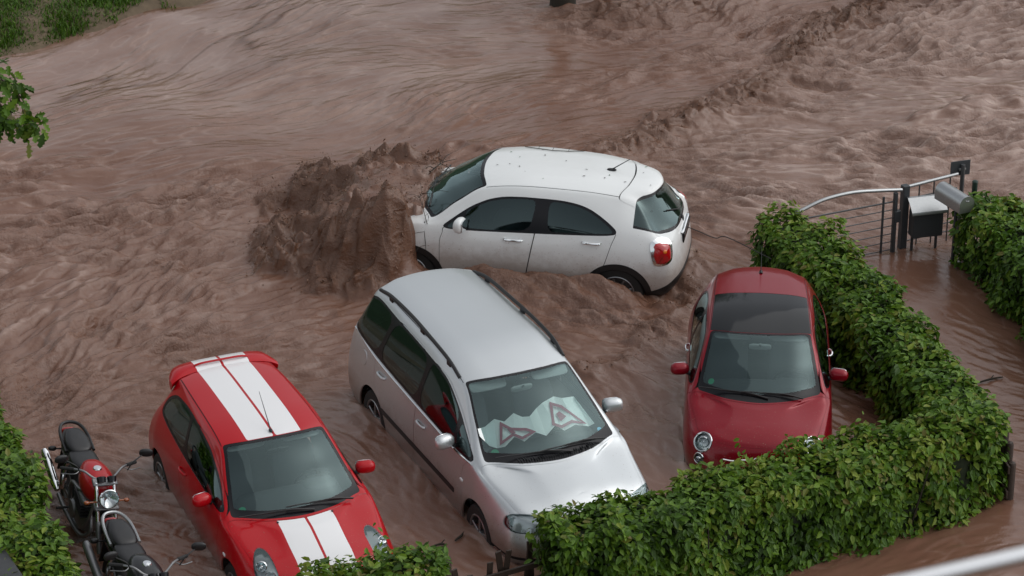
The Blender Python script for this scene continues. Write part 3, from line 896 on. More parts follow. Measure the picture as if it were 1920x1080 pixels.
# roof spoiler with its raised centre bridge
def spoiler_mesh():
    ys = np.r_[np.linspace(-.60, -.292, 13), np.linspace(-.28, -.04, 9), -.014, .014, np.linspace(.04, .28, 9), np.linspace(.292, .60, 13)]; V, F = [], []
    for y in ys:
        e = (abs(y) / .60)
        x0, x1 = -1.425 - .08 * (1 - e ** 2), -1.70 - .05 * (1 - e ** 4)
        z0, z1 = 1.437 - .030 * e ** 2 - .045 * e ** 8, 1.425 - .030 * e ** 3 - .06 * e ** 8
        x1 += .16 * max(0, (e - .75) / .25) ** 3
        prof = [(x0, z0 + .002), (x0 - .03, z0 + .016), ((x0 + x1) / 2, (z0 + z1) / 2 + .030), (x1 + .02, z1 + .016), (x1, z1), (x1 + .02, z1 - .045), ((x0 + x1) / 2, z1 - .075), (x0 - .03, z0 - .06)]
        V += [(a, y, b) for a, b in prof]
    n = 8
    for i in range(len(ys) - 1):
        for k in range(n):
            F.append((i * n + k, i * n + (k + 1) % n, (i + 1) * n + (k + 1) % n, (i + 1) * n + k))
    F.append(tuple(range(n))); F.append(tuple((len(ys) - 1) * n + k for k in range(n))[::-1])
    return V, F, n
V, F, n = spoiler_mesh()
mid_y = lambda f: np.mean([V[i][1] for i in f])
ws_ = lambda f: .014 < abs(mid_y(f)) < .294
def part_of(name, faces, mat, parent):
    u = sorted({i for f in faces for i in f}); mp = {k: j for j, k in enumerate(u)}
    o = mesh_from(name, [V[i] for i in u], [tuple(mp[i] for i in f) for f in faces], mat, parent); o.data.set_sharp_from_angle(angle=R_(50)); return o
so = part_of('spoiler', [f for f in F if mid_y(f) >= .294 or len(f) > 4 and mid_y(f) > 0], M['red'], car)
part_of('spoiler_end', [f for f in F if mid_y(f) <= -.294], M['red'], so)
part_of('spoiler_centre', [f for f in F if abs(mid_y(f)) <= .014], M['red'], so)
for sg in (1, -1): part_of('spoiler_stripe', [f for f in F if ws_(f) and mid_y(f) * sg > 0], M['stripe'], so)
m = MB()
br = []
for y in np.linspace(-.30, .30, 25):
    q = max(0, 1 - (abs(y) / .30) ** 6)
    br.append((-1.585 + .02 * q, y, 1.452 + .030 * q))
m.tube(br, .016, 8, flat=.7)
m.build('spoiler_bridge', M['red'], so)
for sg in (1, -1):
    d = pt['door0%+d' % sg]
    p, n = surf(sh, -.42, None, .88, sg); handle(d, p[0], p[1], p[2], sg, M['red'], .19)
    mirror_pod(d, .46, sg * .89, 1.01, sg, M['red'], (.15, .21, .14))
    m = MB(); p, n = surf(sh, 1.10, sg * .28, .93); m.pod(p + n * .004, (.03, .022, .012), None, .8, .8); m.build('washer_nozzle', M['black'], car)
    p, n = surf(sh, 1.0, None, .66, sg); m = MB(); m.pod(p, (.07, .018, .035), None, .7, .7); m.build('side_indicator', M['whitest'], car)
wipers(pt['windscreen'], (1.06, .12, .99), (.98, -.50, 1.005), (.99, .56, .985), (1.0, -.02, 1.03))
interior(car, fiesta)
sticker(pt['windscreen'], sh, .82, -.58, 1.02, 'green', .08)
m = MB(); p, n = surf(sh, .12, -.01, 1.44); m.pod(p + n * .01, (.07, .035, .03), None, .8, .8); m.tube([p + n * .015, p + np.array([-.34, 0, .30])], [.006, .0025], 6)
m.build('antenna', M['black'], car)
m = MB(); m.box((1.945, 0, .42), (.03, .52, .115), bevel=.004); m.build('licence_plate', M['plate'], car)

# ------------------------------------------------------------------ silver people carrier
sharan = dict(parked=True, paint='silver', hw=.905, axles=(1.36, -1.47), wheel_r=.325, arch_r=.375, n_nose=2.6, n_tail=3.2,
  nose=[(2.15,.22),(2.26,.30),(2.317,.44),(2.312,.54),(2.265,.72),(2.215,.81),(2.155,.875),(2.09,.925),(2.02,.958)],
  tail=[(-2.2,.28),(-2.29,.36),(-2.317,.5),(-2.31,.7),(-2.295,.9),(-2.29,.95),(-2.285,1.0),(-2.28,1.04),(-2.275,1.07)],
  st=[(1.80,1.95,[(.75,.22),(.85,.30),(.885,.45),(.875,.66),(.80,.87),(.71,.925),(.52,.962),(.27,.98),(0,.985)]),
      (1.45,1.72,[(.77,.2),(.87,.3),(.905,.45),(.90,.70),(.845,.955),(.775,1.0),(.57,1.03),(.29,1.04),(0,1.045)]),
      (1.268,1.54,[(.78,.2),(.88,.3),(.90,.45),(.905,.72),(.865,1.01),(.81,1.055),(.749,1.082),(.38,1.09),(0,1.088)]),
      (.84,1.02,[(.78,.2),(.88,.3),(.90,.45),(.905,.75),(.87,1.035),(.755,1.26),(.680,1.35),(.34,1.385),(0,1.395)]),
      (.399,.50,[(.78,.2),(.88,.3),(.90,.45),(.905,.75),(.87,1.045),(.66,1.515),(.600,1.595),(.32,1.635),(0,1.645)]),
      (-.3,-.3,[(.78,.2),(.88,.3),(.90,.45),(.905,.75),(.868,1.06),(.655,1.60),(.585,1.685),(.32,1.725),(0,1.735)]),
      (-1.2,-1.2,[(.78,.2),(.88,.3),(.90,.45),(.905,.78),(.862,1.10),(.645,1.60),(.572,1.69),(.31,1.728),(0,1.738)]),
      (-1.98,-2.09,[(.78,.22),(.88,.32),(.90,.47),(.895,.80),(.845,1.12),(.625,1.57),(.545,1.66),(.30,1.695),(0,1.70)]),
      (-2.14,-2.23,[(.77,.24),(.87,.34),(.89,.50),(.88,.80),(.825,1.10),(.69,1.32),(.59,1.37),(.31,1.39),(0,1.395)]),
      (-2.21,-2.28,[(.76,.26),(.86,.36),(.88,.52),(.865,.80),(.81,1.0),(.74,1.08),(.62,1.09),(.32,1.10),(0,1.10)])],
  ws=dict(s0=2.03,s1=3.985,k=1.985,la=.50,lb=.34,frit=(.035,.125,.035),r=.045),
  rw=dict(s0=7.2,s1=8.7,k=2.1,la=.2,lb=.28,r=.08,mat='glass_dark'),
  trim=[(-2.16,1.17),(-2.20,1.30),(-2.17,1.44),(-2.05,1.56),(-1.83,1.605),(-1.25,1.60),(-.58,1.59),(-.1,1.57),(.19,1.53),(.57,1.38),(.9,1.21),(1.22,1.055),(.78,1.045),(.24,1.06),(-.56,1.085),(-1.39,1.12)],
  win=[('w0',[(.66,1.075),(.60,1.345),(.20,1.50),(-.1,1.545),(-.24,1.55),(-.24,1.10),(.24,1.085)],'glass_side'),
       ('w1',[(-.33,1.105),(-.33,1.555),(-.8,1.57),(-1.27,1.575),(-1.33,1.14),(-.8,1.12)],'glass_dark'),
       ('w2',[(-1.42,1.145),(-1.36,1.58),(-1.83,1.58),(-2.02,1.54),(-2.13,1.43),(-2.16,1.30),(-2.12,1.20)],'glass_dark'),
       ('w3',[(.74,1.075),(.68,1.305),(.86,1.215),(1.13,1.08)],'glass_side')],
  doors=[[(.98,.95),(1.0,.45),(.90,.30),(-.26,.30),(-.27,.5),(-.27,1.58),(.18,1.55),(.58,1.40),(.93,1.22),(1.10,1.06)],
         [(-.276,.30),(-1.08,.30),(-1.10,.55),(-1.22,.72),(-1.38,.85),(-1.42,1.12),(-1.34,1.61),(-.276,1.595)]],
  hood=dict(z=.74,s0=-2.6,s1=1.93,k=3.3,la=.2,lb=.24,r=.12),
  tailgate=dict(s0=7.0,s1=12.5,k=2.6,la=.15,lb=.25),
  ditch=(3.98,6.98,2.10,.014), spokes=5,
  side_lines=[],
  lamps=[('head',(2.03,.655,.745),(1,.40,.42),(0,0,1),rounded([(-.26,-.085),(-.27,.075),(-.08,.105),(.13,.115),(.21,.075),(.225,-.01),(.13,-.085),(-.05,-.10)],2,.2),'head')],
  bulbs={'head':[(-.15,.0,.062),(.0,.005,.062),(.12,.02,.045)]},
  x_seat=.30,z_seat=.46,y_seat=.40,seat_h=.68,x_rear=-.75,x_dash=1.16,z_dash=1.02,w_dash=.66,x_rvm=.55,z_rvm=1.47,rvm_mat='headliner',
  visor=lambda s:(.46,s*.36,1.555),visor_rot=rotm(0,34,0), seat_mat='seatgrey')
def sharan_cuts(s):
    f = np.maximum(np.abs(s.z - .40) - .028, 1.62 - s.x)       # dark strip in the front bumper
    s.cut('body', f, 'lower_grille')
    f = np.maximum(np.abs(s.z - .57) - .030, np.maximum(np.abs(s.x + .20) - 1.0, .6 - np.abs(s.y)))   # side rubbing strip
    s.cut('body', f, 'cladding')
sharan['extra_cuts'] = [sharan_cuts]
SHARAN_POSE = (-.1305, 28.7413, 0, -1.136, -.004, -.002)
car, sh, pt = build_car('sharan', sharan, SHARAN_POSE, 'silver people carrier with roof rails and paper sunshade in its windscreen', 'cars parked in the flooded car park')
for sg in (1, -1):
    # roof rail
    rp = [surf(sh, x, sg * y, z)[0] for x, y, z in ((.30, .605, 1.60), (.05, .61, 1.645), (-.4, .605, 1.68), (-1.0, .60, 1.69), (-1.6, .59, 1.68), (-1.95, .57, 1.66))]
    up = [.0, .048, .058, .058, .052, .0]
    path = spline([p + np.array([0, 0, h]) for p, h in zip(rp, up)], 6)
    m = MB(); m.tube(path, .021, 8); 
    for i in (6, 15, 24):
        b = path[i]; m.box((b[0], b[1], b[2] - .035), (.09, .028, .06), bevel=.006)
    m.build('roof_rail', M['black'], car)
    # bright strip under the side windows
    pts = [(x, z) for x, z in ((1.16, 1.045), (.78, 1.035), (.24, 1.05), (-.56, 1.075), (-1.39, 1.11), (-2.12, 1.16))]
    P_ = [surf(sh, x, None, z, sg) for x, z in pts]
    m = MB(); m.tube(spline([p + n * .004 for p, n in P_], 5), .011, 6); m.build('waist_strip', M['chrome'], car)
    d0, d1 = pt['door0%+d' % sg], pt['door1%+d' % sg]
    p, n = surf(sh, -.09, None, .92, sg); handle(d0, p[0], p[1], p[2], sg, M['silver'], .2)
    p, n = surf(sh, -1.20, None, .975, sg); handle(d1, p[0], p[1], p[2], sg, M['silver'], .2)
    mirror_pod(d0, .74, sg * .985, 1.14, sg, M['silver'], (.15, .23, .165))
    m = MB(); p, n = surf(sh, 1.0, None, .80, sg); m.pod(p, (.07, .02, .035), None, .7, .7); m.build('side_indicator', M['whitest'], car)
m = MB(); p, n = surf(sh, -1.72, -.88, .98); m.lathe([(.0, .003), (.085, .003), (.088, -.002)], p, np.array(Vector(n).to_track_quat('Z', 'Y').to_matrix()), 28); m.build('fuel_flap', M['silver'], car)
wipers(pt['windscreen'], (1.47, .16, 1.13), (1.36, -.50, 1.155), (1.36, .60, 1.13), (1.42, -.06, 1.17))
interior(car, sharan)
# slatted cowl between wipers and bonnet
m = MB()
for y in np.linspace(-.42, .42, 43):
    p, n = surf(sh, 1.475 - .25 * (y / .749) ** 2, y, 1.12); m.box(p + n * .006 + np.array([.0, 0, .0]), (.075, .008, .008))
m.build('cowl_grille', M['black'], car)
m = MB(); p, n = surf(sh, 2.22, -.62, .58); 
sticker(pt['windscreen'], sh, 1.20, -.615, 1.165, 'green', .085)
sticker(pt['windscreen'], sh, 1.20, .62, 1.17, 'bluest', .07)
m = MB(); m.box((2.305, 0, .50), (.03, .52, .115), bevel=.004); m.build('licence_plate', M['plate'], car)
# folded paper sunshade with two warning triangles, leaning in the windscreen
def sunshade():
    root = empty('sunshade', label='white folded paper sunshade printed with two red warning triangles inside silver car', cat='sunshade')
    X, Y, Z, yaw, pit, rol = SHARAN_POSE
    root.location = (X, Y, Z); root.rotation_euler = (rol, pit, yaw)
    # outline as it lies on the slope of the glass: a = metres to the car's left, b = metres up the slope from the dashboard
    c, sn = math.cos(yaw), math.sin(yaw); th = R_(CAM_PITCH)
    def on_slope(px, py, d):
        """traced corner of the sheet -> point on the leaning plane, d metres behind the glass"""
        px, py = 860 + px / 4.5, 660 + py / 4.5
        a, b = (px - 960) / CAM_F, (540 - py) / CAM_F
        dr = np.array([a, math.cos(th) + b * math.sin(th), -math.sin(th) + b * math.cos(th)])
        o = np.array([-X, -Y, CAM_H - Z]); L = lambda v: np.array([c * v[0] + sn * v[1], -sn * v[0] + c * v[1], v[2]])
        o, dr = L(o), L(dr)
        n = np.array([.53, 0, .85]); n /= np.linalg.norm(n); p0 = np.array([1.30, 0, 1.15]) - n * d
        t = ((p0 - o) @ n) / (dr @ n)
        return o + dr * t
    folds = [((160, 655), (180, 720)), ((222, 636), (262, 800)), ((300, 570), (322, 818)), ((385, 592), (392, 805)), ((462, 520), (470, 722)),
             ((535, 552), (555, 760)), ((598, 548), (650, 683)), ((655, 478), (740, 712)), ((705, 432), (815, 625)), ((800, 378), (893, 668)), ((872, 392), (985, 618)), ((970, 378), (1098, 632)), ((985, 395), (1146, 606))]
    V, F = [], []; dep = [.05, .085]
    def depth(k, t): return dep[k % 2] - .0 * t
    for k, (tp_, bt) in enumerate(folds):
        for j in range(5):
            t = j / 4; V.append(on_slope(tp_[0] + (bt[0] - tp_[0]) * t, tp_[1] + (bt[1] - tp_[1]) * t, dep[k % 2]))
    for k in range(len(folds) - 1):
        for j in range(4): F.append((k * 5 + j, k * 5 + j + 1, (k + 1) * 5 + j + 1, (k + 1) * 5 + j))
    mesh_from('sheet', V, F, M['paper'], root, smooth=False)
    def ribbon(pts, w, name, closed=False):
        P = np.array(pts + ([pts[0]] if closed else []), float); V, F = [], []
        for i, q in enumerate(P):
            if closed: a_, b_ = P[i - 1 if i else -2], P[(i + 1) if i < len(P) - 1 else 1]
            else: a_, b_ = P[max(i - 1, 0)], P[min(i + 1, len(P) - 1)]
            d1 = (q - a_) / (np.linalg.norm(q - a_) + 1e-9); d2 = (b_ - q) / (np.linalg.norm(b_ - q) + 1e-9)
            d = d1 + d2; d /= np.linalg.norm(d) + 1e-9; nr = np.array([-d[1], d[0]])
            k = w / 2 / max(.5, abs(nr @ np.array([-d2[1], d2[0]])))
            V += [on_slope(*(q + nr * k), .046), on_slope(*(q - nr * k), .046)]
        F = [(2 * i, 2 * i + 1, 2 * i + 3, 2 * i + 2) for i in range(len(P) - 1)]
        mesh_from(name, V, F, M['printred'], root, smooth=False)
    ribbon([(358, 612), (440, 655), (570, 658), (632, 678), (538, 732), (460, 700), (358, 775)], 24, 'printed_triangle', True)
    ribbon([(418, 652), (470, 695)], 18, 'printed_bar')
    ribbon([(778, 440), (865, 465), (1060, 602), (955, 590), (870, 635), (800, 612)], 24, 'printed_triangle', True)
    ribbon([(835, 515), (885, 568)], 32, 'printed_bar')
M['paper'] = simple('sunshade_paper', (.90, .93, .91), .7)
M['printred'] = simple('sunshade_print', (.36, .03, .08), .7)
sunshade()

# ------------------------------------------------------------------ white crossover swept into the flood
xcar = dict(parked=False, paint='white', hw=.898, axles=(1.235, -1.36), wheel_r=.335, arch_r=.36, arch_zf=.92, cladding=.075, n_nose=2.4, n_tail=2.5,
  clad_z=lambda x: np.where(x < -1.5, np.interp(x, [-2.2, -2.05, -1.95, -1.80, -1.5], [.54, .52, .47, .40, .30]), .30),
  nose=[(1.95,.28),(2.05,.36),(2.124,.52),(2.11,.66),(2.05,.80),(2.01,.86),(1.97,.91),(1.92,.95),(1.86,.98)],
  tail=[(-1.98,.28),(-2.07,.36),(-2.124,.48),(-2.115,.62),(-2.085,.80),(-2.07,.90),(-2.05,.97),(-2.035,1.02),(-2.02,1.06)],
  st=[(1.65,1.72,[(.74,.26),(.84,.36),(.885,.52),(.87,.74),(.785,.92),(.68,.985),(.50,1.02),(.26,1.04),(0,1.045)]),
      (1.235,1.45,[(.76,.25),(.86,.34),(.898,.52),(.89,.78),(.815,.985),(.75,1.02),(.55,1.05),(.28,1.07),(0,1.075)]),
      (1.01,1.26,[(.76,.24),(.86,.32),(.885,.5),(.89,.80),(.83,1.005),(.79,1.035),(.742,1.056),(.38,1.08),(0,1.085)]),
      (.68,.86,[(.76,.24),(.86,.32),(.88,.5),(.89,.82),(.832,1.02),(.715,1.20),(.658,1.275),(.34,1.325),(0,1.335)]),
      (.328,.44,[(.76,.24),(.86,.32),(.88,.5),(.89,.82),(.83,1.03),(.64,1.415),(.579,1.478),(.31,1.525),(0,1.535)]),
      (-.3,-.3,[(.76,.24),(.86,.32),(.88,.5),(.89,.82),(.828,1.06),(.645,1.475),(.575,1.540),(.31,1.590),(0,1.600)]),
      (-.9,-.92,[(.76,.24),(.86,.32),(.89,.5),(.892,.82),(.825,1.09),(.625,1.465),(.555,1.528),(.30,1.578),(0,1.588)]),
      (-1.313,-1.43,[(.77,.26),(.87,.34),(.898,.52),(.895,.82),(.815,1.10),(.60,1.41),(.528,1.487),(.29,1.54),(0,1.55)]),
      (-1.50,-1.76,[(.77,.27),(.87,.35),(.895,.53),(.888,.82),(.805,1.08),(.595,1.345),(.495,1.435),(.28,1.49),(0,1.50)]),
      (-1.62,-1.80,[(.76,.28),(.86,.36),(.89,.54),(.88,.82),(.80,1.06),(.64,1.25),(.55,1.32),(.30,1.37),(0,1.38)]),
      (-1.86,-2.0,[(.74,.30),(.84,.38),(.86,.54),(.84,.80),(.79,.98),(.72,1.035),(.60,1.06),(.32,1.085),(0,1.095)])],
  ws=dict(s0=2.03,s1=3.985,k=1.985,la=.42,lb=.32,frit=(.05,.06,.04),r=.05),
  rw=dict(poly=[(-.62,1.47),(.62,1.47),(.78,1.31),(.73,1.12),(.52,1.03),(-.52,1.03),(-.73,1.12),(-.78,1.31)],s0=8.12,s1=9.80,k=2.45,la=.26,lb=.27,r=.19,frit=.03),
  trim=[(.88,.985),(.68,1.13),(.49,1.265),(.29,1.36),(.09,1.41),(-.15,1.43),(-.44,1.43),(-.64,1.425),(-.83,1.40),(-.97,1.36),(-1.1,1.295),(-1.23,1.215),(-1.33,1.14),(-1.31,1.085),(-.76,1.05),(-.3,1.025),(.47,.985)],
  win=[('w0',[(.56,1.01),(.56,1.19),(.47,1.245),(.28,1.335),(.08,1.385),(-.15,1.405),(-.32,1.405),(-.25,1.05),(.2,1.02)],'glass_side'),
       ('w1',[(-.47,1.06),(-.47,1.405),(-.64,1.40),(-.82,1.375),(-.95,1.335),(-1.08,1.27),(-1.20,1.195),(-1.28,1.13),(-1.26,1.105),(-.76,1.075)],'glass_dark'),
       ('w2',[(.80,1.0),(.61,1.14),(.61,1.005)],'glass_side')],
  doors=[[(.82,.96),(.86,.85),(.86,.45),(.78,.33),(-.20,.33),(-.24,.59),(-.32,1.04),(-.37,1.40),(-.15,1.405),(.08,1.385),(.27,1.34),(.46,1.245),(.64,1.115),(.84,.978)],
         [(-.206,.33),(-.95,.33),(-1.02,.52),(-1.17,.66),(-1.20,.73),(-1.27,.98),(-1.32,1.10),(-1.29,1.13),(-1.20,1.20),(-1.08,1.275),(-.95,1.34),(-.82,1.38),(-.64,1.40),(-.376,1.405),(-.326,1.04),(-.246,.59)]],
  hood=dict(z=.85,s0=-2.6,s1=1.93,k=3.4,la=.18,lb=.24,r=.12),
  tailgate=dict(s0=7.0,s1=13.6,k=2.72,la=.17,lb=.25,r=.10),
  ditch=(3.98,7.0,2.10,.021), spokes=8,
  lamps=[('chromeb',(-1.90,.785,.915),(-.7,1,.2),(0,0,1),1.02 * rounded([(-.135,-.135),(-.15,.10),(-.09,.155),(.06,.155),(.15,.10),(.14,-.10),(.06,-.16),(-.08,-.17)],2,.25),'chrome'),
         ],
  bulbs={}, x_seat=.15,z_seat=.46,y_seat=.37,x_rear=-.75,x_dash=.88,z_dash=1.03,w_dash=.66,x_rvm=.50,z_rvm=1.40,
  visor=lambda s:(.34,s*.32,1.44),visor_rot=rotm(0,24,0))
def xtail(s):
    pass
XCAR_POSE = (.0983, 34.355, -.126, 2.9602, -.0194, -.0287)
car, sh, pt = build_car("x", xcar, XCAR_POSE, 'white crossover half sunk in the churning brown flood water', 'cars caught in the flood')
# red lens inside each chrome bezel
for sg in (1, -1):
    a = np.array([-.7, 1.0 * sg, .2]); a /= np.linalg.norm(a); u = np.array([0, 0, 1.]) - a * a[2]; u /= np.linalg.norm(u); rr = np.cross(u, a) * sg
    c = np.array([-1.90, .785 * sg, .915]); V = []; F = []
    poly = 1.02 * rounded([(-.115, -.125), (-.13, .09), (-.08, .132), (.05, .132), (.128, .09), (.12, -.09), (.05, -.142), (-.07, -.15)], 2, .25)
    rings = [1.0, .98, .8, .5, .2]; hs = [-.01, .012, .022, .028, .030]
    np_ = len(poly)
    for k, h in zip(rings, hs):
        for (pu, pv) in poly:
            q = c + rr * pu * k + u * pv * k
            p, n = surf(sh, q[0], q[1], q[2]); V.append(p + (n * .4 + a * .6) * h)
    for i in range(len(rings) - 1):
        for k in range(np_): F.append((i * np_ + k, i * np_ + (k + 1) % np_, (i + 1) * np_ + (k + 1) % np_, (i + 1) * np_ + k))
    F.append(tuple((len(rings) - 1) * np_ + k for k in range(np_)))
    tl = mesh_from('tail_light', V, F, M['lampred'], car)
    m = MB(); q = c + rr * .02 + u * .0; p, n = surf(sh, q[0], q[1], q[2]); m.pod(p + n * .028, (.02, .05, .05), np.array(Vector(n).to_track_quat('X', 'Z').to_matrix()), .8, .8); m.build('indicator_lens', M['lamporange'], tl)
    d0, d1 = pt['door0%+d' % sg], pt['door1%+d' % sg]
    p, n = surf(sh, -.056, None, .93, sg); handle(d0, p[0], p[1], p[2], sg, M['chrome'], .23)
    p, n = surf(sh, -1.02, None, .975, sg); handle(d1, p[0], p[1], p[2], sg, M['chrome'], .23)
    mirror_pod(d0, .58, sg * .95, 1.10, sg, M['white'], (.17, .22, .19))
wipers(pt['windscreen'], (1.15, .12, 1.11), (1.05, -.50, 1.12), (1.06, .50, 1.10), (1.1, -.05, 1.15))
interior(car, xcar)
m = MB(); p, n = surf(sh, -1.12, 0, 1.57); m.pod(p + n * .008, (.12, .06, .03), None, .8, .8); m.tube([p + n * .012, p + np.array([-.22, 0, .17])], [.008, .004], 6)
m.build('antenna', M['black'], car)
p, n = surf(sh, -2.09, 0, .86); m = MB(); m.box(p + n * .012, (.02, .52, .12), rotm(0, -4, 0), bevel=.004); pl = m.build('licence_plate', M['gloss_black'], car)
p, n = surf(sh, -2.09, 0, .955); m = MB(); m.pod(p + n * .01, (.05, .58, .035), None, .6, .35); m.build('chrome_handle_strip', M['chrome'], pt['tailgate'])
p, n = surf(sh, -2.05, 0, 1.03); m = MB(); m.lathe([(0, .008), (.035, .008), (.045, .003), (.045, 0)], p, np.array(Vector(n).to_track_quat('Z', 'Y').to_matrix()), 20); m.build('badge', M['black'], pt['tailgate'])
m = MB(); p, n = surf(sh, -1.98, .0, 1.12); q, n2 = surf(sh, -1.88, .30, 1.25); m.tube([p + n * .02, q + n2 * .02], .008, 6); m.build('rear_wiper', M['black'], pt['tailgate'])

# ------------------------------------------------------------------ flood water: one displaced sheet, streaks drawn out along the current
def axis(lo, hi, step, out_lo, out_hi):
    a = np.arange(lo, hi, step); s = step; l = [a[0]]; r = [a[-1]]
    while l[-1] > out_lo: s *= 1.35; l.append(l[-1] - s)
    s = step
    while r[-1] < out_hi: s *= 1.35; r.append(r[-1] + s)
    return np.r_[l[::-1][:-1], a, r[1:]], len(l) - 1, len(a)
GX, gx0, gnx = axis(-8.6, 8.6, .0228, -60, 60)
GY, gy0, gny = axis(25.2, 45.5, .0248, 8, 60)
DX, DY = GX[gx0:gx0 + gnx], GY[gy0:gy0 + gny]
WX, WY = np.meshgrid(DX, DY)                        # rows: y, cols: x
fx, fy = np.fft.fftfreq(gnx, DX[1] - DX[0]), np.fft.fftfreq(gny, DY[1] - DY[0])
K2 = fx[None, :] ** 2 + fy[:, None] ** 2
def blurred(scale, ratio=1.0, ang=0.):
    n = rng.standard_normal(WX.shape)
    if ratio == 1.0: k = K2
    else:
        c, s = math.cos(ang), math.sin(ang)
        u = fx[None, :] * c + fy[:, None] * s; v = -fx[None, :] * s + fy[:, None] * c
        k = (u * ratio) ** 2 + v ** 2
    g = np.fft.ifft2(np.fft.fft2(n) * np.exp(-2 * (math.pi * scale) ** 2 * k)).real
    return g / g.std()
def gblur(a, scale):
    return np.fft.ifft2(np.fft.fft2(a) * np.exp(-2 * (math.pi * scale) ** 2 * K2)).real
def dist_line(pts):
    return sd_line(WX.ravel(), WY.ravel(), pts).reshape(WX.shape)
def inside(poly, soft):
    return np.clip(.5 - sd_poly(WX.ravel(), WY.ravel(), poly).reshape(WX.shape) / soft, 0, 1)
def sstep(a): a = np.clip(a, 0, 1); return a * a * (3 - 2 * a)
# current direction (degrees from +x), scattered samples blended by distance
FLOW = [(-6, 33, 34), (-4, 35.5, 38), (-6, 39, 22), (-4.5, 41, 48), (-2, 39.5, 30), (0, 41.5, 8), (1, 39, 12), (3, 41.5, 18), (3, 37, 8), (6, 38, 14), (6.5, 42, 20),
        (-5.5, 30.5, 28), (-2.5, 31.5, 22), (-2, 29.5, -50), (-3.8, 28.3, -35), (1.6, 31.8, -28), (2.4, 33.8, -50), (1.3, 29.4, -72), (4.6, 34.8, -20), (5.3, 32, -62), (6, 29, -58), (4, 26.6, 24), (7, 35.5, 5), (-1.1, 27.6, -60)]
cs = np.zeros(WX.shape); sn_ = np.zeros(WX.shape)
for (px, py, a) in FLOW:
    w = 1 / (((WX - px) ** 2 + (WY - py) ** 2) + .15) ** 1.6
    cs += w * math.cos(R_(a)); sn_ += w * math.sin(R_(a))
wob = gblur(rng.standard_normal(WX.shape), .7); wob = wob / wob.std() * .22
an = np.arctan2(sn_, cs) + wob
VX, VY = np.cos(an), np.sin(an)
def lic(src, length, step=.05):
    n = int(length / step); acc = src.copy(); tot = 1.
    ix0 = (WX - DX[0]) / (DX[1] - DX[0]); iy0 = (WY - DY[0]) / (DY[1] - DY[0])
    for sg in (1, -1):
        cx, cy = ix0.copy(), iy0.copy()
        for k in range(n):
            i = np.clip(cx.astype(np.int32), 0, gnx - 2); j = np.clip(cy.astype(np.int32), 0, gny - 2)
            cx += sg * VX[j, i] * step / (DX[1] - DX[0]); cy += sg * VY[j, i] * step / (DY[1] - DY[0])
            cx = np.clip(cx, 0, gnx - 1.001); cy = np.clip(cy, 0, gny - 1.001)
            i = cx.astype(np.int32); j = cy.astype(np.int32); a = cx - i; b = cy - j
            s = src[j, i] * (1 - a) * (1 - b) + src[j, i + 1] * a * (1 - b) + src[j + 1, i] * (1 - a) * b + src[j + 1, i + 1] * a * b
            w = math.cos(math.pi / 2 * (k + 1) / (n + 1)); acc += s * w; tot += w
    return acc / acc.std()
n1, n2, n3 = blurred(.019), blurred(.05), blurred(.13)
s1, s2, s3 = lic(n1, .13, .04), lic(n2, .26, .05), lic(n3, .45, .08)
c1_, c2_ = lic(blurred(.034), .24, .05), lic(blurred(.066), .48, .06)
patch = lic(blurred(.32), 1.3, .1); patch = np.clip(.80 + .42 * patch + .25 * blurred(.25), .22, 1.7)
def cusp(a): a = .8 - np.abs(a); return a / a.std()           # sharp crests, broad troughs
s1 = .75 * s1 + .55 * cusp(c1_); s2 = .6 * s2 + .75 * cusp(c2_)
big = blurred(.55)

# --- zones
calm_lot = inside([(-4.4, 26.3), (-3.6, 29.6), (-1.7, 30.3), (1.6, 29.8), (3.0, 31.0), (4.2, 29.9), (4.4, 28.2), (.3, 26.2), (-1.9, 25.3)], .9)
path = inside([(4.3, 34.2), (5.5, 34.3), (6.3, 31.2), (7.5, 27), (7, 25), (.4, 25.2), (4.2, 27.3), (5.35, 28.2), (4.6, 30.8)], .5)
glade = inside([(-8.6, 41.5), (-5, 44), (0, 46), (.6, 41), (-1.6, 38.2), (-4.5, 38.6), (-7, 37.6), (-8.6, 37.8)], 1.6)
JUMP = [(1.0, 37.1), (1.5, 37.75), (1.99, 38.35), (2.77, 39.15), (3.3, 39.8), (3.68, 40.29), (4.07, 41.25), (4.8, 42.4), (5.6, 43.2), (7.0, 44.6)]
dj = dist_line(JUMP)
# signed side of the jump: positive downstream (right of it)
jx = np.interp(WY, [p[1] for p in JUMP], [p[0] for p in JUMP])
down = sstep((WX - jx + .1) / .5) * sstep((WY - 34.6) / 1.2)
jag = .28 * blurred(.22)
jump = np.exp(-((dj + jag * .30) / .25) ** 2) * np.clip(.85 + .3 * blurred(.3), .4, 1.1) * sstep((WY - 36.6) / .6)
downturb = down * np.exp(-np.maximum(dj - .2, 0) / .9)
# bow mound over the bonnet of the white car
ca, sa = math.cos(XCAR_POSE[3]), math.sin(XCAR_POSE[3])
LX = ca * (WX - XCAR_POSE[0]) + sa * (WY - XCAR_POSE[1]); LY = -sa * (WX - XCAR_POSE[0]) + ca * (WY - XCAR_POSE[1])     # car-local
ex = (LX - 1.85) / np.where(LX > 1.85, 1.50, np.interp(LY, [.55, 1.0], [.98, .84])); ey = (LY + .20) / np.where(LY > -.20, 2.05, 1.95)
rm = (np.abs(ex) ** 2.4 + np.abs(ey) ** 2.4) ** (1 / 2.4) + .10 * blurred(.20) + .05 * blurred(.08)
mound = sstep((1.04 - rm) / .70)
mound_top = .56 + .40 * np.exp(-(np.maximum(LX - 1.9, 0) / .55) ** 2 - (np.maximum(np.abs(LY) - .6, 0) / .6) ** 2) + .10 * blurred(.3) * .6
mturb = sstep((1.12 - rm) / .30)
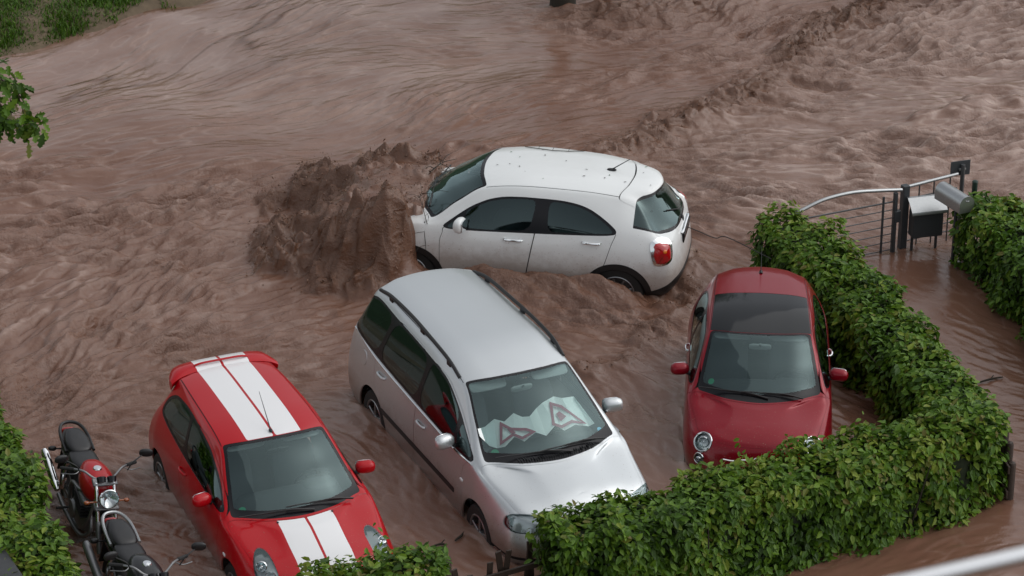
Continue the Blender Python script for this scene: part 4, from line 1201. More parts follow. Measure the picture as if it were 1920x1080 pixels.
# humps and rollers on the near side of the white car
def hump(cx, cy, rx, ry, a): 
    c, s = math.cos(R_(a)), math.sin(R_(a)); u = (WX - cx) * c + (WY - cy) * s; v = -(WX - cx) * s + (WY - cy) * c
    return np.exp(-(u / rx) ** 2 - (v / ry) ** 2)
h1 = hump(.35, 33.20, .62, .26, -8)
h2 = hump(-.50, 33.30, .55, .24, -8)
wake = inside([(-.5, 33.5), (1.9, 33.3), (2.4, 33.6), (1.95, 32.3), (1.45, 31.2), (.7, 31.0), (.2, 31.8)], .6)
roll = np.exp(-((dist_line([(.55, 31.05), (.95, 31.02), (1.32, 31.15)]) + .05 * blurred(.12)) / .12) ** 2)
roll2 = np.exp(-((dist_line([(1.35, 31.25), (1.75, 31.9), (1.95, 32.5), (2.2, 33.3), (2.35, 34.1)]) + .10 * blurred(.12)) / .16) ** 2)
chopL = inside([(-8.6, 32.2), (-5.5, 32.6), (-3.3, 31.6), (-3.6, 30.2), (-5, 29.2), (-8.6, 29.0)], 1.3)
mid = inside([(-8.6, 37.5), (-3.4, 37.8), (-2.8, 33), (-2.2, 31.5), (-5.5, 31.0), (-8.6, 31.5)], 1.5)
treeT = np.exp(-((WX - 1.5) / 1.1) ** 2 - ((WY - 42.6) / .42) ** 2) + .9 * np.exp(-((WX - 2.6) / .9) ** 2 - ((WY - 43.1) / .45) ** 2)
rchop = inside([(1.8, 38.0), (2.2, 34.6), (4.4, 35.0), (6.3, 34.8), (8.6, 36), (8.6, 45), (5.6, 43), (3.4, 39.8)], 1.4)
upmid = inside([(.8, 42.4), (1.6, 40.0), (3.6, 40.6), (5.2, 43.2), (4.0, 45.5), (1.2, 44)], 1.0)
# --- heights
def ridge(pts, w, j, js): return np.exp(-((dist_line(pts) + j * blurred(js)) / w) ** 2)
base = .22 + .11 * calm_lot + .02 * path + .05 * big * (1 - calm_lot) * (1 - path) * .6
amp1 = .0100 + .010 * mid + .010 * rchop + .010 * wake + .014 * chopL + .009 * upmid - .0060 * path - .0045 * calm_lot - .0060 * glade
amp2 = .017 + .020 * mid + .018 * rchop + .024 * wake + .028 * chopL + .024 * upmid - .0130 * path - .0095 * calm_lot - .0085 * glade
amp3 = .009 + .012 * mid + .009 * rchop + .012 * wake + .012 * chopL + .014 * upmid - .0075 * path - .0065 * calm_lot - .006 * glade
z = base + patch * (amp1 * s1 + .72 * amp2 * s2) + .8 * amp3 * s3
lump = lambda sc: np.abs(blurred(sc))
fine = .026 * np.abs(lic(blurred(.05), .10)) + .020 * np.abs(lic(blurred(.026), .06, .03)) + .010 * lump(.015)
froth = .050 * lump(.13) + .042 * lump(.065) + .030 * lump(.034) + .9 * fine
only_fine = np.clip(1 - mturb, 0, 1)
turb = np.clip(mturb + 1.05 * jump + .50 * downturb + .45 * wake * (.4 + .6 * h1) + .75 * (roll + .6 * roll2) + .35 * (h2 + h1 * .5) + .85 * treeT + .22 * chopL, 0, 1.15)
z = z + turb * (froth * (1 - only_fine) + fine * .9 * only_fine - .04)
z = z + jump * (.10 + .8 * fine) + .08 * downturb * (s3 * .5) + .26 * h1 + .20 * h2 + .08 * roll + .07 * roll2 + .18 * treeT
for pts, a in (([(5.6, 38.6), (6.2, 38.75), (6.8, 39.3), (7.1, 39.15)], .09), ([(4.7, 38.1), (5.2, 38.0), (5.7, 37.75), (6.2, 37.5)], .07), ([(5.1, 42.2), (5.7, 42.0), (6.1, 41.3)], .06), ([(3.5, 37.3), (4.2, 37.6), (4.7, 37.2)], .06), ([(6.3, 40.2), (7.0, 40.6), (7.6, 40.4)], .05),
               ([(-6.2, 33.4), (-5.1, 34.2), (-4.2, 34.9), (-3.4, 35.8)], .06), ([(-5.6, 31.3), (-4.5, 32.2), (-3.5, 33.1)], .07), ([(-5.5, 35.8), (-4.6, 36.1), (-3.8, 36.6)], .05), ([(-2.0, 37.4), (-1.0, 37.6), (-.1, 37.4)], .06), ([(-1.5, 38.3), (-.6, 38.5)], .04)):
    z += a * ridge(pts, .13, .09, .12)
# water climbs over the bonnet
z = np.where(mound > 0, z * (1 - mound) + mound * (np.maximum(z, mound_top + .12 * s3 * .3) + turb * (froth - .09)), z)
sheet = sstep((LX - 1.0) / np.where(LY > .7, .36, .12)) * sstep((2.45 - LX) / .4) * sstep((np.where(LX > 1.16, np.interp(LX, [1.16, 1.5], [1.10, 1.55]), .86) - np.abs(LY)) / np.where(LX > 1.16, np.interp(LX, [1.16, 1.5], [.15, .75]), .12))
sh_top = np.interp(LX, [.95, 1.25, 1.65, 1.9, 2.2], [.99, 1.01, 1.01, .99, .88]) - .05 * np.clip(np.abs(LY) - .5, 0, 1) + .012 * s2 + .02 * s3 * .5 + .25 * (froth - .09) * mturb
z = z * (1 - sheet) + np.maximum(z, sh_top) * sheet
turb = turb * (1 - .55 * sheet * sstep((.85 - np.abs(LY)) / .3))
z += sheet * sstep((np.abs(LY) - .65) / .3) * turb * (froth - .07)
# trough along the rear bumper, and no water inside the cabins
z -= .17 * hump(1.95, 33.15, .45, .40, 10)
z += .50 * np.exp(-((LX - 1.36) / .30) ** 2 - ((LY - 1.12) / .30) ** 2) + .20 * np.exp(-((LX + 1.28) / .42) ** 2 - ((LY - 1.02) / .22) ** 2)
collar = np.zeros(WX.shape)
for (pose, x0, x1, hy) in ((XCAR_POSE, -1.95, .86, .76), (SHARAN_POSE, -2.1, 2.1, .76), (FIESTA_POSE, -1.75, 1.75, .70), (FIAT_POSE, -1.6, 1.55, .66)):
    c, s = math.cos(pose[3]), math.sin(pose[3])
    lx = c * (WX - pose[0]) + s * (WY - pose[1]); ly = -s * (WX - pose[0]) + c * (WY - pose[1])
    if pose is XCAR_POSE: x1 = 1.16 - .26 * (ly / .74) ** 2
    m = sstep(np.minimum(np.minimum(lx - x0, x1 - lx) / .08, (hy - np.abs(ly)) / .08))
    z = z * (1 - m) + .18 * m
    db = np.maximum(np.maximum(x0 - .16 - lx, lx - x1 - .16), np.abs(ly) - hy - .13); collar = np.maximum(collar, np.exp(-(np.maximum(db, 0) / .10)) * (db > -.1) * np.clip(.35 + .5 * s2, 0, 1))
    if pose is not XCAR_POSE:     # wavelets lapping against the body sides
        dd = np.maximum(np.maximum(x0 - .2 - lx, lx - x1 - .2), np.abs(ly) - hy - .14)
        z += .030 * np.exp(-np.maximum(dd, 0) / .16) * (dd > -.2) * (.3 + .7 * np.abs(s2)) * (1 - m)
# rings round the dripping edge beside the striped car
for (cx, cy, r0) in ((-3.30, 27.15, .30), (-3.42, 26.62, .16)):
    d = np.hypot(WX - cx, WY - cy); z += .010 * np.sin(d / .055 * 2 * math.pi * .55) * np.exp(-(d / r0) ** 2)
# fade at the border of the dense part
edge = np.minimum(np.minimum(WX - DX[0], DX[-1] - WX) / .6, np.minimum(WY - DY[0], DY[-1] - WY) / .6)
ed = sstep(edge); z = .22 * (1 - ed) + z * ed
# small sideways push in the froth makes the crests overhang
ux = (.022 * blurred(.06) + .014 * blurred(.03)) * turb * ed; uy = (.022 * blurred(.06) + .014 * blurred(.03)) * turb * ed
Zf = np.full((len(GY), len(GX)), .22); Xf, Yf = np.meshgrid(GX, GY)
Zf[gy0:gy0 + gny, gx0:gx0 + gnx] = z
Xf[gy0:gy0 + gny, gx0:gx0 + gnx] += ux; Yf[gy0:gy0 + gny, gx0:gx0 + gnx] += uy
NYg, NXg = Zf.shape
ii = np.arange(NYg * NXg).reshape(NYg, NXg)
quads = np.column_stack([ii[:-1, :-1].ravel(), ii[:-1, 1:].ravel(), ii[1:, 1:].ravel(), ii[1:, :-1].ravel()])
# scum and foam: drawn-out bright net where the current has been churned, darker red-brown froth with its self-shadow put into the colour
net = np.clip(1 - np.abs(s2 * .7 + s3 * .5) / .34, 0, 1) ** 1.5
net2 = np.clip(1 - np.abs(s3 + .5 * s2) / .16, 0, 1)
foam = np.clip(.80 * collar + net * (.18 + .50 * rchop + .30 * mid + .08 * glade + .3 * wake) * (.5 + .5 * np.clip(big * .6 + .5, 0, 1)) + .25 * down * (1 - turb) + .42 * np.clip(s1 * .55 + s2 * .75 - .55, 0, 1.4) * (rchop + .35 * mid + .4 * wake + .5 * downturb) + .34 * glade * (1 - .35 * np.clip(s3, -1, 1)), 0, 1)
# quiet eddy at the bank: pale water with long brown seams
seam = 1.0 * np.clip(1 - np.abs(lic(blurred(.11), 2.0, .1) + .15 * s3) / .32, 0, 1) * glade * inside([(-8.6, 42), (-5, 44), (-2.6, 44), (-3, 40.5), (-4.6, 38.8), (-8.6, 38.4)], 1.5)
def attr(me, name, dense, default=0.):
    a = np.full((NYg, NXg), default, np.float32); a[gy0:gy0 + gny, gx0:gx0 + gnx] = dense
    at = me.attributes.new(name, 'FLOAT', 'POINT'); at.data.foreach_set('value', a.ravel())
M['water'], n, l, b = new_mat('muddy_water')
def nd(t, **kw):
    x = n.new(t)
    for k, v in kw.items(): x.inputs[k].default_value = v
    return x
def at_node(nm): a = n.new('ShaderNodeAttribute'); a.attribute_name = nm; return a.outputs['Fac']
def mixc(f, a, b2):
    m_ = n.new('ShaderNodeMix'); m_.data_type = 'RGBA'; l.new(f, m_.inputs[0])
    for sock, v in ((6, a), (7, b2)):
        if isinstance(v, tuple): m_.inputs[sock].default_value = (*v, 1)
        else: l.new(v, m_.inputs[sock])
    return m_.outputs[2]
tc = n.new('ShaderNodeTexCoord')
nz1 = nd('ShaderNodeTexNoise', Scale=.7, Detail=6., Roughness=.6); l.new(tc.outputs['Object'], nz1.inputs['Vector'])
c0 = mixc(nz1.outputs['Fac'], (.148, .068, .041), (.212, .114, .080))
c1 = mixc(at_node('foam'), c0, (.40, .29, .24))
c2 = mixc(at_node('seam'), c1, (.120, .058, .034))
c3 = mixc(at_node('turb'), c2, (.135, .064, .037))
l.new(c3, b.inputs['Base Color'])
b.inputs['IOR'].default_value = 1.48
nz2 = nd('ShaderNodeTexNoise', Scale=38., Detail=5., Roughness=.62); l.new(tc.outputs['Object'], nz2.inputs['Vector'])
nz3 = nd('ShaderNodeTexNoise', Scale=11., Detail=3.); l.new(tc.outputs['Object'], nz3.inputs['Vector'])
acc = None
for deg in (0, 33, -55):
    mp_ = n.new('ShaderNodeMapping'); mp_.vector_type = 'TEXTURE'; mp_.inputs['Rotation'].default_value = (0, 0, R_(deg)); mp_.inputs['Scale'].default_value = (1.9, 1, 1); l.new(tc.outputs['Object'], mp_.inputs['Vector'])
    nz4 = n.new('ShaderNodeTexNoise'); nz4.noise_type = 'RIDGED_MULTIFRACTAL'; nz4.inputs['Scale'].default_value = 10.5; nz4.inputs['Detail'].default_value = 4; nz4.inputs['Roughness'].default_value = .55; nz4.inputs['Distortion'].default_value = .6; l.new(mp_.outputs[0], nz4.inputs['Vector'])
    mu = n.new('ShaderNodeMath'); mu.operation = 'MULTIPLY_ADD'; l.new(nz4.outputs['Fac'], mu.inputs[0]); l.new(at_node('dir%d' % (deg % 360)), mu.inputs[1])
    if acc is not None: l.new(acc, mu.inputs[2])
    else: mu.inputs[2].default_value = 0
    acc = mu.outputs[0]
ad = n.new('ShaderNodeMath'); ad.operation = 'MULTIPLY_ADD'; ad.inputs[1].default_value = 1.5; l.new(acc, ad.inputs[0]); l.new(nz2.outputs['Fac'], ad.inputs[2])
bp = n.new('ShaderNodeBump'); bp.inputs['Distance'].default_value = .026; l.new(ad.outputs[0], bp.inputs['Height'])
st_ = nd('ShaderNodeMapRange'); st_.inputs['To Min'].default_value = .08; st_.inputs['To Max'].default_value = .75
l.new(at_node('rough'), st_.inputs[0]); l.new(st_.outputs[0], bp.inputs['Strength']); l.new(bp.outputs[0], b.inputs['Normal'])
rg = nd('ShaderNodeMapRange'); rg.inputs['To Min'].default_value = .07; rg.inputs['To Max'].default_value = .16
l.new(at_node('turb'), rg.inputs[0]); l.new(rg.outputs[0], b.inputs['Roughness'])
wo = fast_mesh('flood_water', np.column_stack([Xf.ravel(), Yf.ravel(), Zf.ravel()]), quads, M['water'])
attr(wo.data, 'foam', foam); 
wd = {}
for deg in (0, 33, -55):
    dd = np.abs((np.degrees(an) - deg + 90) % 180 - 90); wd[deg] = np.exp(-(dd / 20) ** 2) + 1e-4
tw_ = sum(wd.values())
for deg in wd: attr(wo.data, 'dir%d' % (deg % 360), wd[deg] / tw_, 1. if deg == 0 else 0.)
attr(wo.data, 'rough', patch * np.clip(.34 + .30 * mid + .34 * rchop + .3 * wake + .5 * chopL + .35 * upmid + .6 * turb - .24 * path - .14 * calm_lot - .28 * glade, .04, 1), .4); attr(wo.data, 'turb', np.clip(turb, 0, 1)); attr(wo.data, 'seam', seam)
wo['kind'] = 'structure'
def water_z(x, y):
    i = int(np.clip(np.searchsorted(DX, x), 0, gnx - 1)); j = int(np.clip(np.searchsorted(DY, y), 0, gny - 1)); return float(z[j, i])

# --- flying spray over the breaking bow wave
ico_v = np.array([(0, 0, 1), (.894, 0, .447), (.276, .851, .447), (-.724, .526, .447), (-.724, -.526, .447), (.276, -.851, .447), (.724, .526, -.447), (-.276, .851, -.447), (-.894, 0, -.447), (-.276, -.851, -.447), (.724, -.526, -.447), (0, 0, -1)])
ico_f = np.array([(0,1,2),(0,2,3),(0,3,4),(0,4,5),(0,5,1),(1,6,2),(2,7,3),(3,8,4),(4,9,5),(5,10,1),(6,7,2),(7,8,3),(8,9,4),(9,10,5),(10,6,1),(11,7,6),(11,8,7),(11,9,8),(11,10,9),(11,6,10)])
def spray(name, weight, count, hmax, rmax):
    w = np.clip(weight, 0, None).ravel(); idx = rng.choice(len(w), count, p=w / w.sum())
    c = np.column_stack([WX.ravel()[idx], WY.ravel()[idx], z.ravel()[idx]])
    h = rng.random(count) ** 2.2 * hmax; c[:, 2] += h - .01; c[:, :2] += rng.normal(0, .03, (count, 2))
    r = (.004 + rmax * rng.random(count) ** 3) * (1 - .5 * h / hmax)
    el = 1 + rng.random(count) * 2.0
    d = rng.normal(size=(count, 3)); d[:, 2] += .6; d /= np.linalg.norm(d, axis=1)[:, None]
    V = ico_v[None] * (1 + .3 * rng.standard_normal((count, 12, 1))) * r[:, None, None]
    V = V + d[:, None, :] * ((V * d[:, None, :]).sum(2, keepdims=True)) * (el - 1)[:, None, None] + c[:, None, :]
    F = ico_f[None] + 12 * np.arange(count)[:, None, None]
    o = fast_mesh(name, V.reshape(-1, 3), F.reshape(-1, 3), M['spray'])
    return o
M['spray'] = simple('muddy_spray', (.16, .082, .050), .15, var=.3, bscale=8)
crest = np.exp(-((rm - .78) / .22) ** 2) * (LX > .9) * sstep((WY - 32.9) / .5)
tag(spray('spray', crest + .35 * mturb * (LX > 1.0), 4500, .12, .009), 'brown droplets thrown up by the wave breaking over the white car', 'spray', kind='stuff')
tag(spray('spray', jump ** 2 * (WX < 6) + .6 * roll ** 2 + .5 * roll2 ** 2, 1500, .05, .010), 'brown droplets along the diagonal standing wave behind the white car', 'spray', kind='stuff')

# ------------------------------------------------------------------ ground under the flood, unseen wooded slope added to darken reflections
M['mud'] = simple('mud_ground', (.12, .08, .06), .9, bump=.5, bscale=6, var=.3)
g = MB(); g.box((0, 150, -1.0), (900, 900, .5)); go = g.build('ground', M['mud'], None, smooth=False); go['kind'] = 'structure'
def reflection_hill():
    xs = np.linspace(-260, 260, 120); ys = np.linspace(52, 260, 60); X_, Y_ = np.meshgrid(xs, ys)
    t = np.clip((Y_ - 62) / 120, 0, 1)
    h = -1 + 20 * (t * t * (3 - 2 * t)) * (1 + .25 * np.sin(X_ * .021 + 1) + .15 * np.sin(X_ * .05)) + 2.5 * np.abs(rng.standard_normal(X_.shape)) * np.clip(t * 12, 0, 1)
    h += 5 * np.clip((Y_ - 60) / 4, 0, 1) * (.7 + .5 * np.abs(np.sin(X_ * .17 + 2 * np.sin(X_ * .05))))
    i = np.arange(X_.size).reshape(X_.shape)
    Q = np.column_stack([i[:-1, :-1].ravel(), i[:-1, 1:].ravel(), i[1:, 1:].ravel(), i[1:, :-1].ravel()])
    m_ = simple('reflection_slope', (.035, .06, .022), .95, bump=1., bscale=.6, var=.5)
    o = fast_mesh('reflection_hill', np.column_stack([X_.ravel(), Y_.ravel(), h.ravel()]), Q, m_); o['kind'] = 'structure'
reflection_hill()

# ------------------------------------------------------------------ leaves
def leaf_mat(name, per_object=False):
    m_, n, l, b = new_mat(name)
    if per_object: src = n.new('ShaderNodeObjectInfo').outputs['Random']
    else:
        a = n.new('ShaderNodeAttribute'); a.attribute_name = 'rnd'; src = a.outputs['Fac']
    cr = n.new('ShaderNodeValToRGB'); e = cr.color_ramp.elements
    e[0].position = 0; e[0].color = (.026, .060, .005, 1); e[1].position = 1; e[1].color = (.180, .240, .025, 1)
    for p_, c in ((.35, (.054, .122, .008, 1)), (.62, (.090, .176, .012, 1)), (.88, (.130, .220, .017, 1)), (.95, (.135, .115, .028, 1))):
        q = e.new(p_); q.color = c
    l.new(src, cr.inputs[0]); l.new(cr.outputs[0], b.inputs['Base Color'])
    b.inputs['Roughness'].default_value = .45; b.inputs['Specular IOR Level'].default_value = .3
    tr = n.new('ShaderNodeBsdfTranslucent'); hs = n.new('ShaderNodeHueSaturation'); hs.inputs['Value'].default_value = 1.4; l.new(cr.outputs[0], hs.inputs['Color']); l.new(hs.outputs[0], tr.inputs[0])
    mx = n.new('ShaderNodeMixShader'); mx.inputs[0].default_value = .18
    l.new(b.outputs[0], mx.inputs[1]); l.new(tr.outputs[0], mx.inputs[2]); l.new(mx.outputs[0], n['Material Output'].inputs[0])
    return m_
M['leaf'] = leaf_mat('hedge_leaf'); M['leaf1'] = leaf_mat('hedge_leaf_single', True)
M['twig'] = simple('twig_bark', (.030, .024, .016), .9, bump=.6, bscale=40, var=.4)
M['bark'] = simple('tree_bark', (.075, .055, .04), .9, bump=1., bscale=30, var=.4)
# leaf outline (length along +y, folded along the midrib), unit length
LEAF_V = np.array([(0, 0, 0), (-.28, .32, .08), (0, .5, -.01), (.28, .32, .08), (-.21, .72, .05), (.21, .72, .05), (0, 1.05, -.06)])
LEAF_F = np.array([(0, 2, 1), (0, 3, 2), (1, 2, 4), (2, 3, 5), (4, 2, 6), (2, 5, 6)])
OAK_V = np.array([(0, 0, 0), (-.10, .15, .02), (.10, .15, .02), (-.24, .30, .05), (.24, .30, .05), (-.12, .40, .02), (.12, .40, .02), (-.32, .58, .06), (.32, .58, .06), (-.15, .68, .02), (.15, .68, .02), (-.22, .86, .03), (.22, .86, .03), (0, 1.02, -.04), (0, .3, 0), (0, .6, -.01)])
OAK_F = np.array([(0,14,1),(0,2,14),(1,14,5),(1,5,3),(2,6,14),(2,4,6),(5,14,15),(6,15,14),(5,15,9),(5,9,7),(6,10,15),(6,8,10),(9,15,13),(9,13,11),(10,13,15),(10,12,13)])
def frames(nrm, tip):
    """rotation matrices with z along nrm and y roughly along tip"""
    zc = nrm / np.linalg.norm(nrm, axis=1)[:, None]
    y_ = tip - zc * (tip * zc).sum(1)[:, None]; y_ /= np.linalg.norm(y_, axis=1)[:, None] + 1e-9
    return np.stack([np.cross(y_, zc), y_, zc], 2)
def leaves_obj(name, pos, Rm, size, parent, rnd, tv=LEAF_V, tf=LEAF_F):
    N_ = len(pos)
    V = np.einsum('nij,kj->nki', Rm, tv) * size[:, None, None] + pos[:, None, :]
    F = tf[None] + len(tv) * np.arange(N_)[:, None, None]
    o = fast_mesh(name, V.reshape(-1, 3), F.reshape(-1, 3), M['leaf'], parent, smooth=False)
    a = o.data.attributes.new('rnd', 'FLOAT', 'POINT'); a.data.foreach_set('value', np.repeat(rnd, len(tv)).astype(np.float32))
    o['kind'] = 'stuff'
    return o
LEAF_ME = bpy.data.meshes.new('leaf'); LEAF_ME.from_pydata(LEAF_V.tolist(), [], LEAF_F.tolist()); LEAF_ME.materials.append(M['leaf1'])
CAMP = np.array([0, 0, CAM_H])
def visible(p):
    d = p - CAMP; th = R_(CAM_PITCH)
    dep = d[:, 1] * math.cos(th) - d[:, 2] * math.sin(th); up = d[:, 1] * math.sin(th) + d[:, 2] * math.cos(th)
    u, v = 960 + CAM_F * d[:, 0] / dep, 540 - CAM_F * up / dep
    return (u > 15) & (u < 1905) & (v > 15) & (v < 1065), dep
def value_noise(p, scale, seed):
    r = np.random.default_rng(seed); k = r.normal(size=(14, 3)) / scale; ph = r.random(14) * 6.28
    return np.sin(p @ k.T * 2.2 + ph).sum(1) / math.sqrt(7)
def foliage(root, pos, nrm, size, rnd, singles, seed, oak=False, mass='foliage'):
    r = np.random.default_rng(seed)
    N_ = len(pos)
    n_ = nrm + r.normal(0, .55, (N_, 3)) + np.array([0, 0, .45])
    tip = nrm * .5 + r.normal(0, .6, (N_, 3)) + np.array([0, 0, -.75])
    Rm = frames(n_, tip)
    vis, dep = visible(pos)
    view = (CAMP - pos); view /= np.linalg.norm(view, axis=1)[:, None]
    facing = np.abs((Rm[:, :, 2] * view).sum(1)) * size / dep
    outer = (nrm * view).sum(1)
    score = facing * np.clip(outer + .15, 0, 1) * vis * (1 + 3 * r.random(N_))
    pick = np.argsort(-score)[:singles]; pick = pick[score[pick] > 0]
    keep = np.ones(N_, bool); keep[pick] = False
    leaves_obj(mass, pos[keep], Rm[keep], size[keep], root, rnd[keep], OAK_V if oak else LEAF_V, OAK_F if oak else LEAF_F)
    me = LEAF_ME
    if oak:
        me = bpy.data.meshes.new('leaf'); me.from_pydata(OAK_V.tolist(), [], OAK_F.tolist()); me.materials.append(M['leaf1'])
    for i in pick:
        o = bpy.data.objects.new('leaf', me); COL.objects.link(o); o.parent = root
        q = np.eye(4); q[:3, :3] = Rm[i] * size[i]; q[:3, 3] = pos[i] + nrm[i] * .012
        o.matrix_local = Matrix(q.tolist())

def hedge(label, line, hw, z1, dens, seed, singles=300, z0=.05, shoots=10, leaf=.090, group='leafy hedges round the car park', ragged=.06):
    r = np.random.default_rng(seed)
    line = np.array(line, float); seg = np.diff(line, axis=0); ln = np.linalg.norm(seg, axis=1); cum = np.r_[0, np.cumsum(ln)]; Ltot = cum[-1]
    root = empty('hedge', (*line[0], 0), label=label, cat='hedge', group=group)
    O = np.array([*line[0], 0.])
    def at(s):
        i = np.clip(np.searchsorted(cum, s, side='right') - 1, 0, len(ln) - 1); t = (s - cum[i]) / ln[i]
        p = line[i] + seg[i] * t[:, None]; d = seg[i] / ln[i][:, None]
        return p, d
    hgt = z1 - z0; per = 2 * hgt + 2 * hw
    area = per * Ltot + 2 * hw * hgt * 2
    N_ = int(area * dens)
    u = r.random(N_) * (Ltot + 2 * hw); u -= hw
    q = r.random(N_) * per
    s = np.clip(u, 0, Ltot); p, d = at(s)
    nl = np.column_stack([-d[:, 1], d[:, 0]])
    off = np.where(q < hgt, hw, np.where(q < hgt + 2 * hw, hw - (q - hgt), -hw)); zz = np.where(q < hgt, z0 + q, np.where(q < hgt + 2 * hw, z1, z1 - (q - hgt - 2 * hw)))
    nrm = np.zeros((N_, 3)); side = (q < hgt) | (q >= hgt + 2 * hw)
    nrm[:, :2] = nl * np.sign(off)[:, None] * side[:, None]; nrm[:, 2] = ~side
    endc = (u < 0) | (u > Ltot)                       # rounded ends
    ang = np.where(u < 0, -u / hw, (u - Ltot) / hw)
    lat = off * np.where(endc, 1 - .55 * ang ** 2, 1)
    fwd = np.where(u < 0, u, np.where(u > Ltot, u - Ltot, 0)) * .9
    pos = np.column_stack([p + nl * lat[:, None] + d * fwd[:, None], zz])
    endn = np.column_stack([d * np.sign(fwd)[:, None], np.zeros(N_)]); nrm = np.where((endc & side)[:, None], nrm * (1 - ang)[:, None] + endn * ang[:, None], nrm)
    # round the top edges, billow the faces, bury some leaves
    e = np.clip((zz - (z1 - .22)) / .22, 0, 1) * side; pos[:, :2] -= nrm[:, :2] * (e ** 2 * .12)[:, None]; nrm[:, 2] += e * .8
    et = np.clip((np.abs(off) - (hw - .18)) / .18, 0, 1) * (~side); pos[:, 2] -= et ** 2 * .10; nrm[:, :2] += nl * (np.sign(off) * et * .8)[:, None]
    nrm /= np.linalg.norm(nrm, axis=1)[:, None] + 1e-9
    bil = value_noise(pos, .42, seed + 1) * ragged + value_noise(pos, .16, seed + 2) * ragged * .5
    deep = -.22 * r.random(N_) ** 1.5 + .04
    pos += nrm * (bil + deep)[:, None]
    size = leaf * (.62 + .6 * r.random(N_))
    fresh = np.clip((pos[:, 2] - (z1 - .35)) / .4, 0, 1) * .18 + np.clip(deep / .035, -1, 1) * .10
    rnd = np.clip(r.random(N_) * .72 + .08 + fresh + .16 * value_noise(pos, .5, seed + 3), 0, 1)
    # shoots that stand above the clipped top
    st = MB(); sp, sn2, ss, sr = [], [], [], []
    for _ in range(shoots):
        s0 = np.array([r.random() * Ltot]); p0, d0 = at(s0); o0 = (r.random() * 2 - 1) * hw * .8
        b0 = np.array([*(p0[0] + np.array([-d0[0, 1], d0[0, 0]]) * o0), z1 - .1]); h = .14 + .22 * r.random(); lean = r.normal(0, .10, 2)
        pts = [b0 + np.array([lean[0] * t, lean[1] * t, h * t]) for t in (0, .5, 1)]
        st.tube([x - O for x in pts], [.006, .004, .002], 5)
        for t in np.linspace(.15, 1, 8):
            a_ = r.random() * 6.28; sp.append(b0 + np.array([lean[0] * t, lean[1] * t, h * t])); sn2.append((math.cos(a_), math.sin(a_), .6)); ss.append(leaf * (.5 + .4 * r.random())); sr.append(.5 + .45 * r.random())
    if sp:
        pos = np.vstack([pos, sp]); nrm = np.vstack([nrm, sn2]); size = np.r_[size, ss]; rnd = np.r_[rnd, sr]
    root_pos = pos - O
    # foliage() works in world space for the view test, so move the root afterwards
    root.location = (0, 0, 0)
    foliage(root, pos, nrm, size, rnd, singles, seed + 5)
    # twiggy heart of the hedge: stems and a dense tangle
    tw = MB()
    for k in range(int(Ltot / .09)):
        s0 = np.array([r.random() * Ltot]); p0, d0 = at(s0); nn = np.array([-d0[0, 1], d0[0, 0]])
        a_ = p0[0] + nn * r.normal(0, hw * .3); b_ = a_ + r.normal(0, .12, 2); c_ = b_ + r.normal(0, .15, 2)
        tw.tube([(*a_, -.3), (*b_, z1 * .5), (*c_, z1 * .93)], [.016, .011, .005], 5)
    tw.build('stems', M['twig'], root)['kind'] = 'stuff'
    # lumpy core for the dense twigs, coloured dark so leaf gaps look shaded
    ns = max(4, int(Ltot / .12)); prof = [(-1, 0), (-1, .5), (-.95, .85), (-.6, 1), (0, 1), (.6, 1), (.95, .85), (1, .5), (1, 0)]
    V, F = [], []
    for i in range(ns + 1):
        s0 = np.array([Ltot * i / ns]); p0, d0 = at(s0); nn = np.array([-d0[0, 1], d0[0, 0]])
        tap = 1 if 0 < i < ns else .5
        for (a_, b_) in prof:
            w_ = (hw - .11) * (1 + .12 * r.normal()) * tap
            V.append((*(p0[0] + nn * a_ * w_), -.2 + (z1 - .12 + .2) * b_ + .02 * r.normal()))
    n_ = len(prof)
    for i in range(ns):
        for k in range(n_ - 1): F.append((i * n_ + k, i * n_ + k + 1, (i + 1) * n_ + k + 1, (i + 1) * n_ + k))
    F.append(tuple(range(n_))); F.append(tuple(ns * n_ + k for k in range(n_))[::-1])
    mesh_from('shaded_core', V, F, M['core'], root)
    return root
M['core'] = simple('hedge_core_shade', (.014, .022, .007), .95, bump=1., bscale=25, var=.6)
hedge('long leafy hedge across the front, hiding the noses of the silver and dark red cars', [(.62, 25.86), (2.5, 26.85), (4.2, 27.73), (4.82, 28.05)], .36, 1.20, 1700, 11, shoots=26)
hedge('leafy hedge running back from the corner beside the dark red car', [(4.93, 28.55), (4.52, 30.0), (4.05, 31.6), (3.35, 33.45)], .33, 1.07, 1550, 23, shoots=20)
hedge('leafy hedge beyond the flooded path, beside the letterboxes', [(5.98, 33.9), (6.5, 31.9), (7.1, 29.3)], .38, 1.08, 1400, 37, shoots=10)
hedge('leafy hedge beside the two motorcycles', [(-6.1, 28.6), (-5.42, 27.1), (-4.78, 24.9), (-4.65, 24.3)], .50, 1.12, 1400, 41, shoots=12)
hedge('short leafy hedge below the bonnet of the striped red car', [(-1.75, 24.82), (-1.4, 25.0), (-.95, 25.25)], .32, 1.18, 1400, 53, singles=220, shoots=8)

